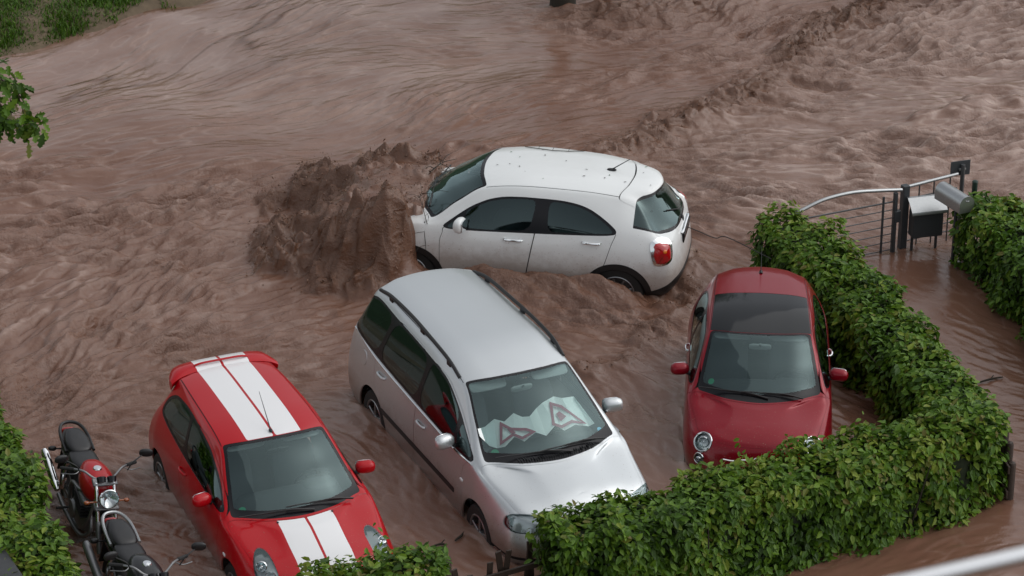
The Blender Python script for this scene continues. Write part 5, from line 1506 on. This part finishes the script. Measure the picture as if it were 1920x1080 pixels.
# ------------------------------------------------------------------ tree reaching in at the edge of the picture
def tree():
    r = np.random.default_rng(77)
    root = empty('tree', (0, 0, 0), label='broad tree whose lobed leafy branch reaches in above the water at the left edge', cat='tree')
    base = np.array([-9.2, 27.6, -.3])
    t = MB(); t.tube(spline([base, base + np.array([.1, 0, 2.]), base + np.array([.3, -.1, 4.2]), base + np.array([.2, .1, 7.])], 5), np.linspace(.26, .10, 16), 12); t.build('trunk', M['bark'], root)
    P_, N__ = [], []
    limbs = [([base + np.array([.25, -.1, 3.6]), base + np.array([1.6, -.2, 4.6]), base + np.array([3.0, -.4, 5.3]), np.array([-5.35, 27.0, 5.62]), np.array([-4.78, 27.0, 5.36])], .07)]
    for k in range(14):
        a_ = r.random() * 6.28; h0 = 3.5 + 3.3 * r.random(); L_ = 1.4 + 1.3 * r.random()
        if math.cos(a_) > .35: L_ *= .7
        b0 = base + np.array([.25, 0, h0]); limbs.append(([b0, b0 + np.array([math.cos(a_) * L_ * .5, math.sin(a_) * L_ * .5, .4]), b0 + np.array([math.cos(a_) * L_, math.sin(a_) * L_, .7 + .5 * r.random()])], .06))
    for i, (pts, rad) in enumerate(limbs):
        c = spline(pts, 6); m_ = MB(); m_.tube(c, np.linspace(rad, .008, len(c)), 7); m_.build('limb', M['bark'], root)
        for q in range(260 if i else 0):
            p = c[int(len(c) * (.35 + .65 * r.random())) - 1] + r.normal(0, .34, 3); P_.append(p); N__.append(p - (base + np.array([0, 0, 5])))
    # the twig in the picture: short side shoots with leaf rosettes
    end = spline(limbs[0][0], 8); m_ = MB()
    tips = [(-4.78, 27.0, 5.36), (-4.62, 26.95, 5.02), (-4.86, 27.05, 5.02), (-4.95, 27.0, 5.30), (-5.0, 27.0, 5.58), (-4.93, 26.95, 5.14), (-4.72, 27.05, 4.98), (-5.08, 27.0, 4.98), (-4.86, 26.92, 5.48), (-5.1, 27.0, 5.20), (-5.2, 27.1, 5.45), (-5.2, 27.0, 5.0)]
    for tp_ in tips:
        tp_ = np.array(tp_); j = np.argmin(np.linalg.norm(end - tp_ - np.array([-.2, 0, .15]), axis=1)); m_.tube(spline([end[j], (end[j] + tp_) / 2 + np.array([0, 0, .03]), tp_], 3), .005, 5)
        for q in range(20):
            p = tp_ + r.normal(0, .065, 3); P_.append(p); N__.append(r.normal(0, .5, 3) + np.array([.2, -.5, .7]))
    m_.build('twig', M['bark'], root)
    P_, N__ = np.array(P_), np.array(N__); N__ /= np.linalg.norm(N__, axis=1)[:, None]
    foliage(root, P_, N__, .11 + .05 * r.random(len(P_)), r.random(len(P_)) * .62, 120, 78, oak=True, mass='crown')
tree()

# ------------------------------------------------------------------ grassy bank in the far corner
EDGE = [(-14, 36.5), (-9.0, 39.6), (-7.43, 40.75), (-6.75, 41.35), (-6.0, 41.8), (-5.3, 42.5), (-4.6, 43.6), (-3.6, 46), (-2, 52)]
def bank():
    xs = np.arange(-16, -2, .12); ys = np.arange(37, 52, .12); X_, Y_ = np.meshgrid(xs, ys)
    ye = np.interp(X_, [p[0] for p in EDGE], [p[1] for p in EDGE])
    d = (Y_ - ye) * .75
    P3 = np.column_stack([X_.ravel(), Y_.ravel(), 0 * X_.ravel()])
    nz_ = value_noise(P3, .5, 5).reshape(X_.shape)
    h = .16 + np.where(d > 0, .22 * np.tanh(d / .5) + .10 * d, .5 * d) + .05 * nz_
    i = np.arange(X_.size).reshape(X_.shape); Q = np.column_stack([i[:-1, :-1].ravel(), i[:-1, 1:].ravel(), i[1:, 1:].ravel(), i[1:, :-1].ravel()])
    o = fast_mesh('river_bank', np.column_stack([X_.ravel(), Y_.ravel(), h.ravel()]), Q, simple('bank_soil', (.13, .095, .06), .95, bump=.8, bscale=12, var=.4)); o['kind'] = 'structure'
    r = np.random.default_rng(9); N_ = 125000
    x = r.uniform(-12.5, -4.0, N_); y = 38.5 + 9.0 * r.random(N_) ** 1.15
    ye = np.interp(x, [p[0] for p in EDGE], [p[1] for p in EDGE]); d = (y - ye) * .75
    cl = value_noise(np.column_stack([x, y, 0 * x]), .28, 6)
    lim = .02 + np.interp(x, [-7, -5.2, -4.2], [0, .55, 1.2])      # grass thins out downstream
    keep = (d > -.15 + .25 * (cl < -.2)) & ((d > lim) | (cl > .9))
    x, y, d = x[keep], y[keep], d[keep]; N_ = len(x)
    z0 = .10 + np.where(d > 0, .22 * np.tanh(d / .5) + .10 * d, .5 * d)
    L_ = .07 + .13 * r.random(N_); a_ = r.random(N_) * 6.28; ln = .25 + .5 * r.random(N_); w_ = .006 + .006 * r.random(N_)
    dx, dy = np.cos(a_), np.sin(a_); b_ = np.column_stack([x, y, z0])
    t1 = b_ + np.column_stack([dx * L_ * ln * .3, dy * L_ * ln * .3, L_ * .6]); t2 = b_ + np.column_stack([dx * L_ * ln, dy * L_ * ln, L_ * (1 - .3 * ln)])
    px = np.column_stack([-dy * w_, dx * w_, 0 * w_])
    V = np.stack([b_ - px, b_ + px, t1 - px * .8, t1 + px * .8, t2], 1).reshape(-1, 3)
    F = (np.array([(0, 1, 3), (0, 3, 2), (2, 3, 4)])[None] + 5 * np.arange(N_)[:, None, None]).reshape(-1, 3)
    o = fast_mesh('grass', V, F, M['leaf'], None, smooth=False); at_ = o.data.attributes.new('rnd', 'FLOAT', 'POINT'); at_.data.foreach_set('value', np.repeat(.10 + r.random(N_) * .6, 5).astype(np.float32))
    tag(o, 'rough green grass on the bank in the far corner', 'grass', kind='stuff')
bank()

# ------------------------------------------------------------------ metal garden gate, letterboxes and sign
M['galv'] = simple('galvanised_steel', (.44, .455, .46), .38, metal=.9, bump=.2, bscale=50, var=.15)
M['darksteel'] = simple('dark_grey_paint', (.045, .05, .055), .5, bump=.15, bscale=80, var=.2)
M['rod'] = simple('grey_rod', (.11, .115, .12), .45, metal=.6)
root = empty('garden_gate', (0, 0, 0), label='metal garden gate with arched tubular top rail and thin horizontal rods', cat='gate')
A_, B_ = np.array([3.46, 33.73]), np.array([4.82, 34.33])
def gp(t, zz): return np.array([*(A_ + (B_ - A_) * t), zz])
m = MB(); m.tube(spline([gp(-.02, .98), gp(.12, 1.05), gp(.30, 1.12), gp(.55, 1.14), gp(.8, 1.10), gp(1.03, 1.05)], 8), .024, 10); m.build('top_rail', M['galv'], root)
for zz in (.91, .80, .69, .58, .47, .36, .25, .14):
    m = MB(); m.tube([gp(.02, zz), gp(.97, zz)], .0075 if zz < .9 else .012, 6); m.build('rod', M['rod'], root)
for t, w_ in ((.03, .016), (.86, .016), (.975, .030)):
    m = MB(); m.box((gp(t, 0) + gp(t, 1.0)) / 2, (w_ * 1.6, w_ * 1.6, 1.0 if t < .9 else 1.06), rotm(0, 0, 23.8), bevel=.004); m.build('upright', M['darksteel'], root)
m = MB(); m.box(gp(.995, .70), (.10, .06, .16), rotm(0, 0, 23.8), bevel=.008); m.build('lock_case', M['darksteel'], root)
m = MB(); m.box((4.92, 34.45, .45), (.09, .09, 1.24), rotm(0, 0, 23.8), bevel=.006)
tag(m.build('gate_post', M['darksteel'], None), 'thick dark grey square post between gate and letterbox', 'post')
# short railing panel to the right of the post
root = empty('railing_panel', (0, 0, 0), label='short metal railing panel with tubular top rail behind the letterbox', cat='railing')
C_, D_ = np.array([4.97, 34.50]), np.array([5.62, 34.80])
rp = lambda t, zz: np.array([*(C_ + (D_ - C_) * t), zz])
m = MB(); m.tube([rp(0, 1.03), rp(1, 1.07)], .022, 10); m.build('top_rail', M['galv'], root)
for zz in (.86, .40, .28): m = MB(); m.tube([rp(0, zz), rp(1, zz + .02)], .009, 6); m.build('rod', M['rod'], root)
for t in (.22, .52, .85): m = MB(); m.tube([rp(t, -.1), rp(t, 1.04)], .010, 6); m.build('upright', M['rod'], root)
# letterbox with sloping lid
root = empty('letterbox', (5.19, 34.36, 0), (0, 0, R_(14)), label='dark letterbox with sloping bright metal lid beside the gate post', cat='letterbox')
m = MB(); m.box((0, 0, .60), (.40, .16, .34), bevel=.006); m.build('body', M['darksteel'], root)
m = MB(); V = []; 
prof = [(-.125, .775), (-.115, .80), (-.04, .865), (.06, .93), (.10, .93)]
for x_ in (-.235, .235):
    V += [(x_, a_, b_) for a_, b_ in prof] + [(x_, a_, b_ - .012) for a_, b_ in prof[::-1]]
k = len(V) // 2; m.add(V, [tuple(range(k))[::-1], tuple(range(k, 2 * k))] + [(i, (i + 1) % k, (i + 1) % k + k, i + k) for i in range(k)]); m.build('lid', M['galv'], root, angle=25)
m = MB(); m.box((0, .02, .80), (.38, .12, .10), bevel=.004); m.build('upper_box', M['darksteel'], root)
for sx in (-.16, .16): m = MB(); m.box((sx, .03, .15), (.03, .03, .62), bevel=.003); m.build('leg', M['darksteel'], root)
# round topped newspaper box on a pole
root = empty('mailbox', (5.46, 33.98, 0), (0, 0, R_(-62)), label='silver round-topped mailbox on a thin pole in front of the hedge', cat='mailbox')
arc = [(.105 * math.cos(a), .105 * math.sin(a)) for a in np.linspace(math.pi, 0, 15)]
prof = [(-.105, -.10)] + arc + [(.105, -.10)]
m = MB(); V = [];
for x_ in (-.26, .26): V += [(x_, a_, 1.12 + b_) for a_, b_ in prof]
k = len(prof); m.add(V, [tuple(range(k)), tuple(range(k, 2 * k))[::-1]] + [(i, i + k, (i + 1) % k + k, (i + 1) % k) for i in range(k)]); m.build('body', M['galv'], root, angle=35)
m = MB(); V = []
for x_ in (.262, .275): V += [(x_, a_ * 1.06, 1.12 + b_ * 1.05) for a_, b_ in prof]
m.add(V, [tuple(range(k)), tuple(range(k, 2 * k))[::-1]] + [(i, i + k, (i + 1) % k + k, (i + 1) % k) for i in range(k)]); dr = m.build('door', M['galv'], root, angle=35)
m = MB(); m.tube([(.278, -.02, 1.17), (.295, 0, 1.17), (.278, .02, 1.17)], .006, 6); m.build('handle', M['galv'], dr)
m = MB(); m.box((.06, 0, .45), (.035, .035, 1.14), bevel=.004); m.build('pole', M['darksteel'], root)
# sign on a post, seen from behind
root = empty('street_sign', (5.68, 34.9, 0), (0, 0, R_(18)), label='small dark rectangular sign on a grey post, seen from behind', cat='sign')
m = MB(); m.box((-.02, 0, 1.11), (.27, .012, .20), bevel=.003); m.build('plate', M['darksteel'], root)
m = MB(); m.tube([(0, -.035, -.3), (0, -.035, 1.17)], .028, 12); m.build('post', M['rod'], root)
m = MB(); m.box((0, -.018, 1.10), (.09, .03, .03), bevel=.003); m.build('clamp', M['galv'], root)
m = MB(); m.tube([(5.76, 34.35, -.3), (5.77, 34.35, 1.16)], .035, 10); m.lathe([(.0, .02), (.03, .015), (.04, 0)], (5.77, 34.35, 1.16), None, 10)
tag(m.build('fence_post', simple('dark_green_post', (.012, .03, .022), .5), None), 'dark green round post poking out of the hedge beside the sign', 'post')

# ------------------------------------------------------------------ wooden fence at the bottom and stakes at the hedge corner
M['wood'] = simple('wet_dark_wood', (.040, .026, .018), .6, bump=.8, bscale=30, var=.45)
root = empty('wooden_fence', (0, 0, 0), label='broken dark wooden fence with slanting rails between the front hedges', cat='fence')
P1, P2 = np.array([.41, 26.22, 0]), np.array([-.65, 25.62, 0])
for p, h in ((P1, .93), (P2, .96)):
    m = MB(); m.lathe([(0, h), (.045, h), (.052, h - .01), (.052, -.3)], (p[0], p[1], 0), None, 12); m.build('post', M['wood'], root)
dirf = (P1 - P2) / np.linalg.norm(P1 - P2)
def plank(a, b, w=.075, t=.025):
    a, b = np.array(a, float), np.array(b, float); d = b - a; L_ = np.linalg.norm(d); d /= L_
    nrm = np.array([-dirf[1], dirf[0], 0]); u = np.cross(d, nrm); Rm = np.stack([d, nrm, u], 1)
    m = MB(); m.box((a + b) / 2, (L_, t, w), Rm, bevel=.004); return m.build('plank', M['wood'], root)
f_ = np.array([.03, -.05, 0])
plank(P2 + np.array([-.02, -.05, .62]), P1 + np.array([.0, -.05, .60]) + f_ * 0, .06)
plank(P2 + np.array([.15, -.075, .48]), P1 + np.array([.02, -.075, .46]), .07)
for t, dz, le in ((.12, .66, .12), (.20, .78, -.16), (.36, .74, .06), (.47, .82, .14), (.58, .84, -.12), (.70, .76, .10), (.82, .86, -.05), (.93, .80, .05)):
    b = P2 + (P1 - P2) * t; plank(b + np.array([0, .03, -.1]), b + dirf * le + np.array([0, .03, dz]), .065, .02)
root = empty('wooden_stakes', (0, 0, 0), label='dark weathered stakes at the right-hand end of the front hedge', cat='fence')
for (x_, y_, h) in ((5.27, 28.30, .98), (5.31, 28.20, .84), (5.33, 28.08, .66), (5.29, 28.42, .90)):
    m = MB(); m.lathe([(0, h + .01), (.035, h), (.045, h - .03), (.045, -.3)], (x_, y_, 0), None, 9); m.build('stake', M['wood'], root)
for zz in (.32, .62):
    m = MB(); m.box((5.24, 28.22, zz), (.025, .5, .09), rotm(0, 0, 10), bevel=.004); m.build('rail', M['wood'], root)
# dark coping of a wall in the near corner
root = empty('garden_wall', (0, 0, 0), label='dark stone coping of a low wall in the bottom left corner', cat='wall')
dw = np.array([.45, -.9]); dw /= np.linalg.norm(dw)
for k in range(4):
    c = np.array([-5.30, 25.70]) + dw * (.62 * k - .5)
    m = MB(); m.box((*c, 1.16), (.60, .34, .08), rotm(0, 0, math.degrees(math.atan2(dw[1], dw[0]))), bevel=.012); m.build('coping_stone', M['slate'] if 'slate' in M else M.setdefault('slate', simple('slate', (.045, .047, .05), .6, bump=.6, bscale=20, var=.3)), root)
c = np.array([-5.30, 25.70]) + dw * .43; m = MB(); m.box((*c, .42), (2.4, .26, 1.38), rotm(0, 0, math.degrees(math.atan2(dw[1], dw[0]))), bevel=.01); m.build('masonry', simple('wall_masonry', (.16, .14, .12), .9, bump=.6, bscale=14, var=.3), root)
# terrace handrail close to the camera
root = empty('handrail', (0, 0, 0), label='blurred bright metal handrail crossing the bottom right corner', cat='handrail')
m = MB(); m.tube([(-.2, 4.10, 13.60), (.6, 4.28, 13.700), (.85, 4.335, 13.732), (2.2, 4.62, 13.91)], .0155, 16); m.build('rail', M['polished'], root)
for (x_, y_, zt) in ((-.15, 4.11, 13.60), (2.1, 4.6, 13.89)):
    m = MB(); m.tube([(x_, y_, zt - 1.0), (x_, y_, zt)], .012, 10); m.build('post', M['steel'], root)

# ------------------------------------------------------------------ motorcycles
M['lampdark'] = simple('indicator_amber_dark', (.30, .07, .01), .2, coat=1.)
M['bikeblack'] = simple('black_vinyl', (.012, .012, .013), .38, bump=.25, bscale=250)
M['bikered'] = paint('tank_red', (.38, .010, .014), mud_h=-1); M['bikesilver'] = paint('tank_black', (.02, .021, .023), mud_h=-1)
M['castalloy'] = simple('cast_alloy', (.23, .235, .24), .45, metal=.8, bump=.2, bscale=60)
def bike(pose, label, tank, tailmat, grab, naked=True):
    X, Y, yaw, lean = pose
    root = empty('motorcycle', (X, Y, 0.), (R_(lean), 0, R_(yaw)), label, 'motorcycle', 'motorcycles parked beside the hedge')
    r = .30
    for x_, w_ in ((.80, .11), (-.66, .15)):
        rot = rotm(90, 0, 0); t = MB()
        t.lathe([(r * .70, -w_ * .42), (r * .88, -w_ * .5), (r * .97, -w_ * .3), (r, 0), (r * .97, w_ * .3), (r * .88, w_ * .5), (r * .70, w_ * .42)], (x_, 0, r), rot, 36); wh = t.build('wheel', M['tyre'], root)
        m = MB(); m.lathe([(r * .71, -w_ * .42), (r * .64, -w_ * .35), (r * .64, w_ * .35), (r * .71, w_ * .42)], (x_, 0, r), rot, 36)
        for k in range(5):
            a = k * 2 * math.pi / 5; m.tube([(x_, 0, r), (x_ + r * .66 * math.cos(a), 0, r + r * .66 * math.sin(a))], .016, 6)
        m.lathe([(.035, -.06), (.04, 0), (.035, .06)], (x_, 0, r), rot, 12); m.build('rim', M['castalloy'], wh)
        m = MB(); m.lathe([(.06, .0), (.145, .0), (.145, .006), (.06, .006)], (x_, .07, r), rot, 24); m.build('brake_disc', M['steel'], wh)
    m = MB(); th_ = np.linspace(R_(20), R_(150), 12); w_ = .065; V = []
    for a in th_:
        for q in (-1, -.6, .6, 1): V.append((.80 + (r + .03 - .02 * (abs(q) > .8)) * math.cos(a), q * w_, r + (r + .03 - .02 * (abs(q) > .8)) * math.sin(a)))
    m.add(V, [(i * 4 + k, i * 4 + k + 1, i * 4 + k + 5, i * 4 + k + 4) for i in range(11) for k in range(3)]); m.build('front_mudguard', M['gloss_black'], root)
    for sg in (1, -1):
        f = MB(); f.tube([(.80, sg * .095, r), (.66, sg * .095, .60)], .030, 10); fo = f.build('fork_leg', M['castalloy'], root)
        m = MB(); m.tube([(.66, sg * .095, .60), (.505, sg * .095, .98)], .021, 10); m.build('fork_tube', M['chrome'], fo)
        # indicators
        m = MB(); m.tube([(.60, sg * .10, .80), (.60, sg * .20, .80)], .010, 6); m.pod((.60, sg * .21, .80), (.05, .06, .04), None, .8, .8); m.build('indicator', M['lampdark'], root)
        m = MB(); m.tube([(-.82, sg * .06, .70), (-.84, sg * .17, .70)], .010, 6); m.pod((-.85, sg * .20, .70), (.06, .09, .05), None, .8, .8); m.build('indicator', M['black'], root)
        # mirrors
        m = MB(); m.tube(spline([(.44, sg * .25, 1.06), (.46, sg * .30, 1.16), (.42, sg * .40, 1.21)], 5), .007, 6); m.pod((.40, sg * .45, 1.225), (.05, .15, .095), rotm(0, 10, -sg * 12), .8, .8); m.build('mirror', M['black'], root)
        m = MB(); m.tube([(.30, sg * .28, 1.045), (.22, sg * .40, 1.03)], .019, 8); m.build('grip', M['rubber'], root)
        m = MB(); m.tube(spline([(.36, sg * .24, 1.05), (.40, sg * .30, 1.04), (.33, sg * .42, 1.02)], 5), .006, 6); m.build('lever', M['castalloy'], root)
        m = MB(); m.tube([(-.60, sg * .13, .35), (-.48, sg * .13, .72)], .028, 8); m.build('shock_absorber', M['chrome'], root)
        m = MB(); m.box((-.32, sg * .11, .34), (.74, .035, .06), rotm(0, 4, 0), bevel=.008); m.build('swingarm', M['castalloy'], root)
        m = MB(); m.tube(spline([(.44, sg * .07, .86), (.20, sg * .16, .74), (-.15, sg * .16, .66), (-.28, sg * .14, .40)], 5), .020, 8); m.tube(spline([(.44, sg * .06, .80), (.38, sg * .13, .45), (.10, sg * .15, .26), (-.2, sg * .14, .28)], 5), .018, 8); m.build('frame', M['castalloy'], root)
        m = MB(); m.tube([(-.20, sg * .16, .33), (-.20, sg * .30, .33)], .014, 8); m.build('foot_peg', M['rubber'], root)
    m = MB(); m.tube(spline([(.30, -.28, 1.045), (.38, -.20, 1.055), (.45, -.10, 1.00), (.47, 0, .995), (.45, .10, 1.00), (.38, .20, 1.055), (.30, .28, 1.045)], 5), .012, 8); m.build('handlebar', M['castalloy'], root)
    for cx_, cz_ in ((.49, .97), (.60, .74)):
        m = MB(); m.box((cx_, 0, cz_), (.10, .26, .035), rotm(0, 22, 0), bevel=.008); m.build('fork_yoke', M['castalloy'], root)
    for sg in (1, -1):
        m = MB(); m.lathe([(0, .03), (.042, .03), (.05, .02), (.045, -.03), (0, -.035)], (.55, sg * .055, 1.03), rotm(0, -35, 0), 18); m.build('clock', M['gloss_black'], root)
    rot = rotm(0, 80, 0); c = (.66, 0, .87)
    m = MB(); m.lathe([(0, -.10), (.05, -.095), (.085, -.05), (.100, .02), (.104, .045), (.097, .05)], c, rot, 28); hl = m.build('headlight', M['chrome'], root)
    m = MB(); m.lathe([(0, .062), (.05, .058), (.095, .044)], c, rot, 28); m.build('lens', M['glass_lamp'], hl)
    m = MB(); m.lathe([(.096, .042), (.06, .0), (.02, -.02), (0, -.02)], c, rot, 24); m.pod(np.array(c) + rot @ np.array([0, 0, .01]), (.03, .03, .04), rot, 1, 1, 10, 6); m.build('reflector', M['reflector'], hl)
    # tank, seats, tail
    m = MB(); m.pod((.17, 0, .83), (.60, .36, .30), rotm(0, 6, 0), .75, .7, 28, 16, taper=lambda p: (p[0], p[1] * (1 - .30 * max(0, -p[0])) * (1 - .12 * max(0, p[2])), p[2] * (1 + .12 * p[0]))); tk = m.build('fuel_tank', tank, root)
    m = MB(); m.lathe([(0, .018), (.04, .016), (.05, .0), (.05, -.02)], (.20, 0, .975), rotm(0, 4, 0), 20); m.build('filler_cap', M['chrome'], tk)
    m = MB(); m.pod((-.27, 0, .80), (.48, .31, .14), rotm(0, 4, 0), .6, .6, 24, 12, taper=lambda p: (p[0], p[1] * (1 - .25 * max(0, p[0])), p[2])); m.build('rider_seat', M['bikeblack'], root)
    m = MB(); m.pod((-.62, 0, .875), (.44, .27, .13), rotm(0, 9, 0), .6, .6, 24, 12, taper=lambda p: (p[0], p[1] * (1 - .30 * max(0, -p[0])), p[2])); m.build('pillion_seat', M['bikeblack'], root)
    m = MB(); m.pod((-.68, 0, .79), (.62, .30, .15), rotm(0, 10, 0), .6, .6, 24, 12, taper=lambda p: (p[0], p[1] * (1 - .45 * max(0, -p[0])), p[2] * (1 - .4 * max(0, -p[0])))); ta = m.build('tail_fairing', tailmat, root)
    m = MB(); m.pod((-.985, 0, .83), (.05, .15, .08), None, .7, .7); m.build('tail_light', M['lampred'], ta)
    m = MB(); m.tube(spline([(-.48, .15, .84), (-.76, .145, .90), (-.93, .095, .93), (-.975, 0, .94), (-.93, -.095, .93), (-.76, -.145, .90), (-.48, -.15, .84)], 5), .018, 8); m.build('grab_rail', grab, root)
    m = MB(); m.box((-.95, 0, .55), (.02, .17, .42), rotm(0, 22, 0), bevel=.005); m.build('rear_mudguard', M['black'], root)
    # engine
    m = MB(); m.pod((.10, 0, .42), (.46, .36, .30), None, .45, .45, 20, 12); m.pod((.22, 0, .62), (.26, .38, .20), rotm(0, 18, 0), .4, .4); eng = m.build('engine', M['castalloy'], root)
    m = MB()
    for k in range(5): m.box((.22, 0, .54 + .035 * k), (.29, .40, .010), rotm(0, 18, 0))
    m.build('cooling_fins', M['black'], eng)
    for sg in (1, -1):
        m = MB(); m.lathe([(0, .03), (.09, .03), (.105, .0)], (-.0, sg * .17, .42), rotm(-90 * sg, 0, 0), 20); m.build('engine_cover', M['castalloy'], eng)
    m = MB(); m.tube(spline([(.32, -.08, .55), (.42, -.10, .36), (.25, -.16, .24), (-.2, -.19, .27), (-.45, -.215, .36)], 6), .024, 10); ex_ = m.build('exhaust_pipe', M['castalloy'], root)
    m = MB(); m.tube([(-.50, -.215, .38), (-.56, -.225, .42), (-.90, -.26, .62), (-.94, -.263, .64)], [.03, .046, .046, .034], 14); m.build('silencer', M['chrome'] if naked else M['castalloy'], ex_)
    m = MB(); m.tube([(-.08, .15, .25), (-.12, .30, .02)], .013, 6); m.build('side_stand', M['black'], root)
    return root
bike((-4.50, 27.54, -68, -7), 'motorcycle with red fuel tank and round chrome headlight beside the hedge', M['bikered'], M['bikeblack'], M['bikeblack'])
bike((-3.78, 25.62, -66, -7), 'black motorcycle with pale grab rail beside the striped red car, cut by the picture edge', M['bikesilver'], M['gloss_black'], M['galv'], naked=False)

# ------------------------------------------------------------------ flotsam: cable, twigs and leaf litter on the white car
def xw(p):
    X, Y, Z, ya, pi, ro = XCAR_POSE
    return np.array(Matrix.Translation((X, Y, Z)) @ Euler((ro, pi, ya)).to_matrix().to_4x4() @ Vector(p))
m = MB(); a = xw((-2.10, .05, .92)); b = np.array([2.62, 33.15, .95])
m.tube(spline([a, a * .7 + b * .3 + np.array([0, 0, -.02]), a * .3 + b * .7 + np.array([0, 0, -.05]), b, b + np.array([.5, -.4, -.1])], 6), .006, 6)
tag(m.build('cable', M['black'], None), 'thin dark cable trailing from the tail of the white car', 'cable')
def xs_(x, y): 
    d = (SHX.x - x) ** 2 + (SHX.y - y) ** 2 + (SHX.z < .9) * 9; i = int(np.argmin(d)); return SHX.P[i], SHX.N[i]
SHX = sh
rr_ = np.random.default_rng(3)
for k in range(20):
    p, nn = xs_(rr_.uniform(-1.7, .35), rr_.uniform(-.5, .5)); L_ = rr_.uniform(.010, .026); a_ = rr_.random() * 6.28
    t_ = np.array([math.cos(a_), math.sin(a_), 0]); q = np.array([-t_[1], t_[0], 0]) * L_ * .35
    c = p + nn * .006
    V = [xw(c - t_ * L_), xw(c + q + nn * .004), xw(c + t_ * L_), xw(c - q + nn * .003)]
    so_ = mesh_from('leaf_scrap', V, [(0, 1, 2, 3)], M['twig'] if k % 4 else M['green2'] if 'green2' in M else M.setdefault('green2', simple('scrap_green', (.05, .14, .06), .6)), None, smooth=False)
    tag(so_, 'tiny scrap of leaf stuck to the wet roof of the white car', 'leaf', 'leaf scraps on the white roof')
m = MB(); pts = []
for t in np.linspace(0, 1, 9):
    p, nn = xs_(.05 - .75 * t, -.50 + .13 * math.sin(t * math.pi)); pts.append(xw(p + nn * .012))
m.tube(pts, .005, 5)
for k in (2, 4, 6): m.tube([pts[k], pts[k] + np.array([.02, .03, .03])], .003, 4)
tag(m.build('twig', M['twig'], None), 'thin curved twig lying on the white roof', 'twig')
def debris(name, label, pts, rad, side, seed):
    r = np.random.default_rng(seed); m = MB(); P_ = [xw(p) for p in pts]; c = spline(P_, 6); m.tube(c, np.linspace(rad, rad * .3, len(c)), 5)
    for _ in range(side):
        i = r.integers(1, len(c) - 1); d = r.normal(0, .10, 3); m.tube(spline([c[i], c[i] + d * .5 + np.array([0, 0, .03]), c[i] + d], 3), rad * .5, 4)
    tag(m.build(name, M['twig'], None), label, 'twig')
debris('twig', 'tangle of twigs caught at the near windscreen corner of the white car', [(1.02, .84, 1.02), (1.12, .62, 1.12), (1.20, .40, 1.20), (1.02, .50, 1.27)], .005, 7, 4)
debris('twig', 'twig caught at the far windscreen edge of the white car', [(1.22, -.30, 1.18), (1.12, -.55, 1.20), (.95, -.66, 1.22)], .009, 4, 6)
debris('grass_strand', 'strands of wet grass hanging down the white front wing', [(1.06, .80, 1.03), (1.05, .86, .92), (1.03, .90, .78), (1.02, .91, .62)], .006, 3, 8)

# floating sticks and leaf rafts
for k, (x_, y_, a_, L_, lab) in enumerate(((5.50, 30.75, 25, .36, 'pale stick drifting on the flooded path'), (-.55, 27.05, 60, .16, 'dark clump of leaves drifting beside the silver car'), (-.75, 26.9, 10, .12, 'small dark leaf raft near the front wheel of the silver car'))):
    m = MB(); c, s_ = math.cos(R_(a_)), math.sin(R_(a_)); zz = water_z(x_, y_) + .012
    m.tube(spline([(x_ - c * L_ / 2, y_ - s_ * L_ / 2, zz), (x_ + .02, y_, zz + .015), (x_ + c * L_ / 2, y_ + s_ * L_ / 2, zz)], 4), [.008, .012, .013, .014, .014, .013, .012, .010, .006], 6)
    m.tube([(x_, y_, zz), (x_ + .05, y_ + .06, zz + .03)], .006, 5)
    tag(m.build('drift_stick', M['twig'], None), lab, 'stick')
# tree standing in the far water, its crown above the picture
def far_tree(x_, y_, rad, label, seed):
    r = np.random.default_rng(seed); root = empty('tree', (0, 0, 0), label=label, cat='tree', group='trees standing in the flood')
    m = MB(); m.tube(spline([(x_, y_, -.4), (x_, y_, .5), (x_ + .1, y_, 2.5), (x_ + .2, y_ + .2, 6.0)], 5), np.r_[rad * 1.5, rad * 1.35, rad * 1.2, rad * 1.1, np.linspace(rad, rad * .4, 12)], 12); m.build('trunk', M['twig'], root)
    P_ = []; 
    for k in range(9):
        a_ = k * 2.4; b0 = np.array([x_ + .15, y_, 4.0 + .28 * k]); e = b0 + np.array([math.cos(a_) * 1.6, math.sin(a_) * 1.6, .9]); m = MB(); m.tube(spline([b0, (b0 + e) / 2 + np.array([0, 0, .2]), e], 4), np.linspace(.05, .01, 9), 6); m.build('limb', M['bark'], root)
        for t in r.random(170): P_.append(b0 + (e - b0) * (.3 + .8 * t) + r.normal(0, .33, 3))
    P_ = np.array(P_); N_ = P_ - np.array([x_, y_, 5]); N_ /= np.linalg.norm(N_, axis=1)[:, None]
    foliage(root, P_, N_, .11 + .05 * r.random(len(P_)), r.random(len(P_)) * .6, 0, seed, mass='crown')
far_tree(.78, 43.15, .20, 'dark tree trunk standing in the water at the top edge', 91)
far_tree(1.42, 43.55, .11, 'thinner dark trunk just right of the main trunk at the top edge', 92)
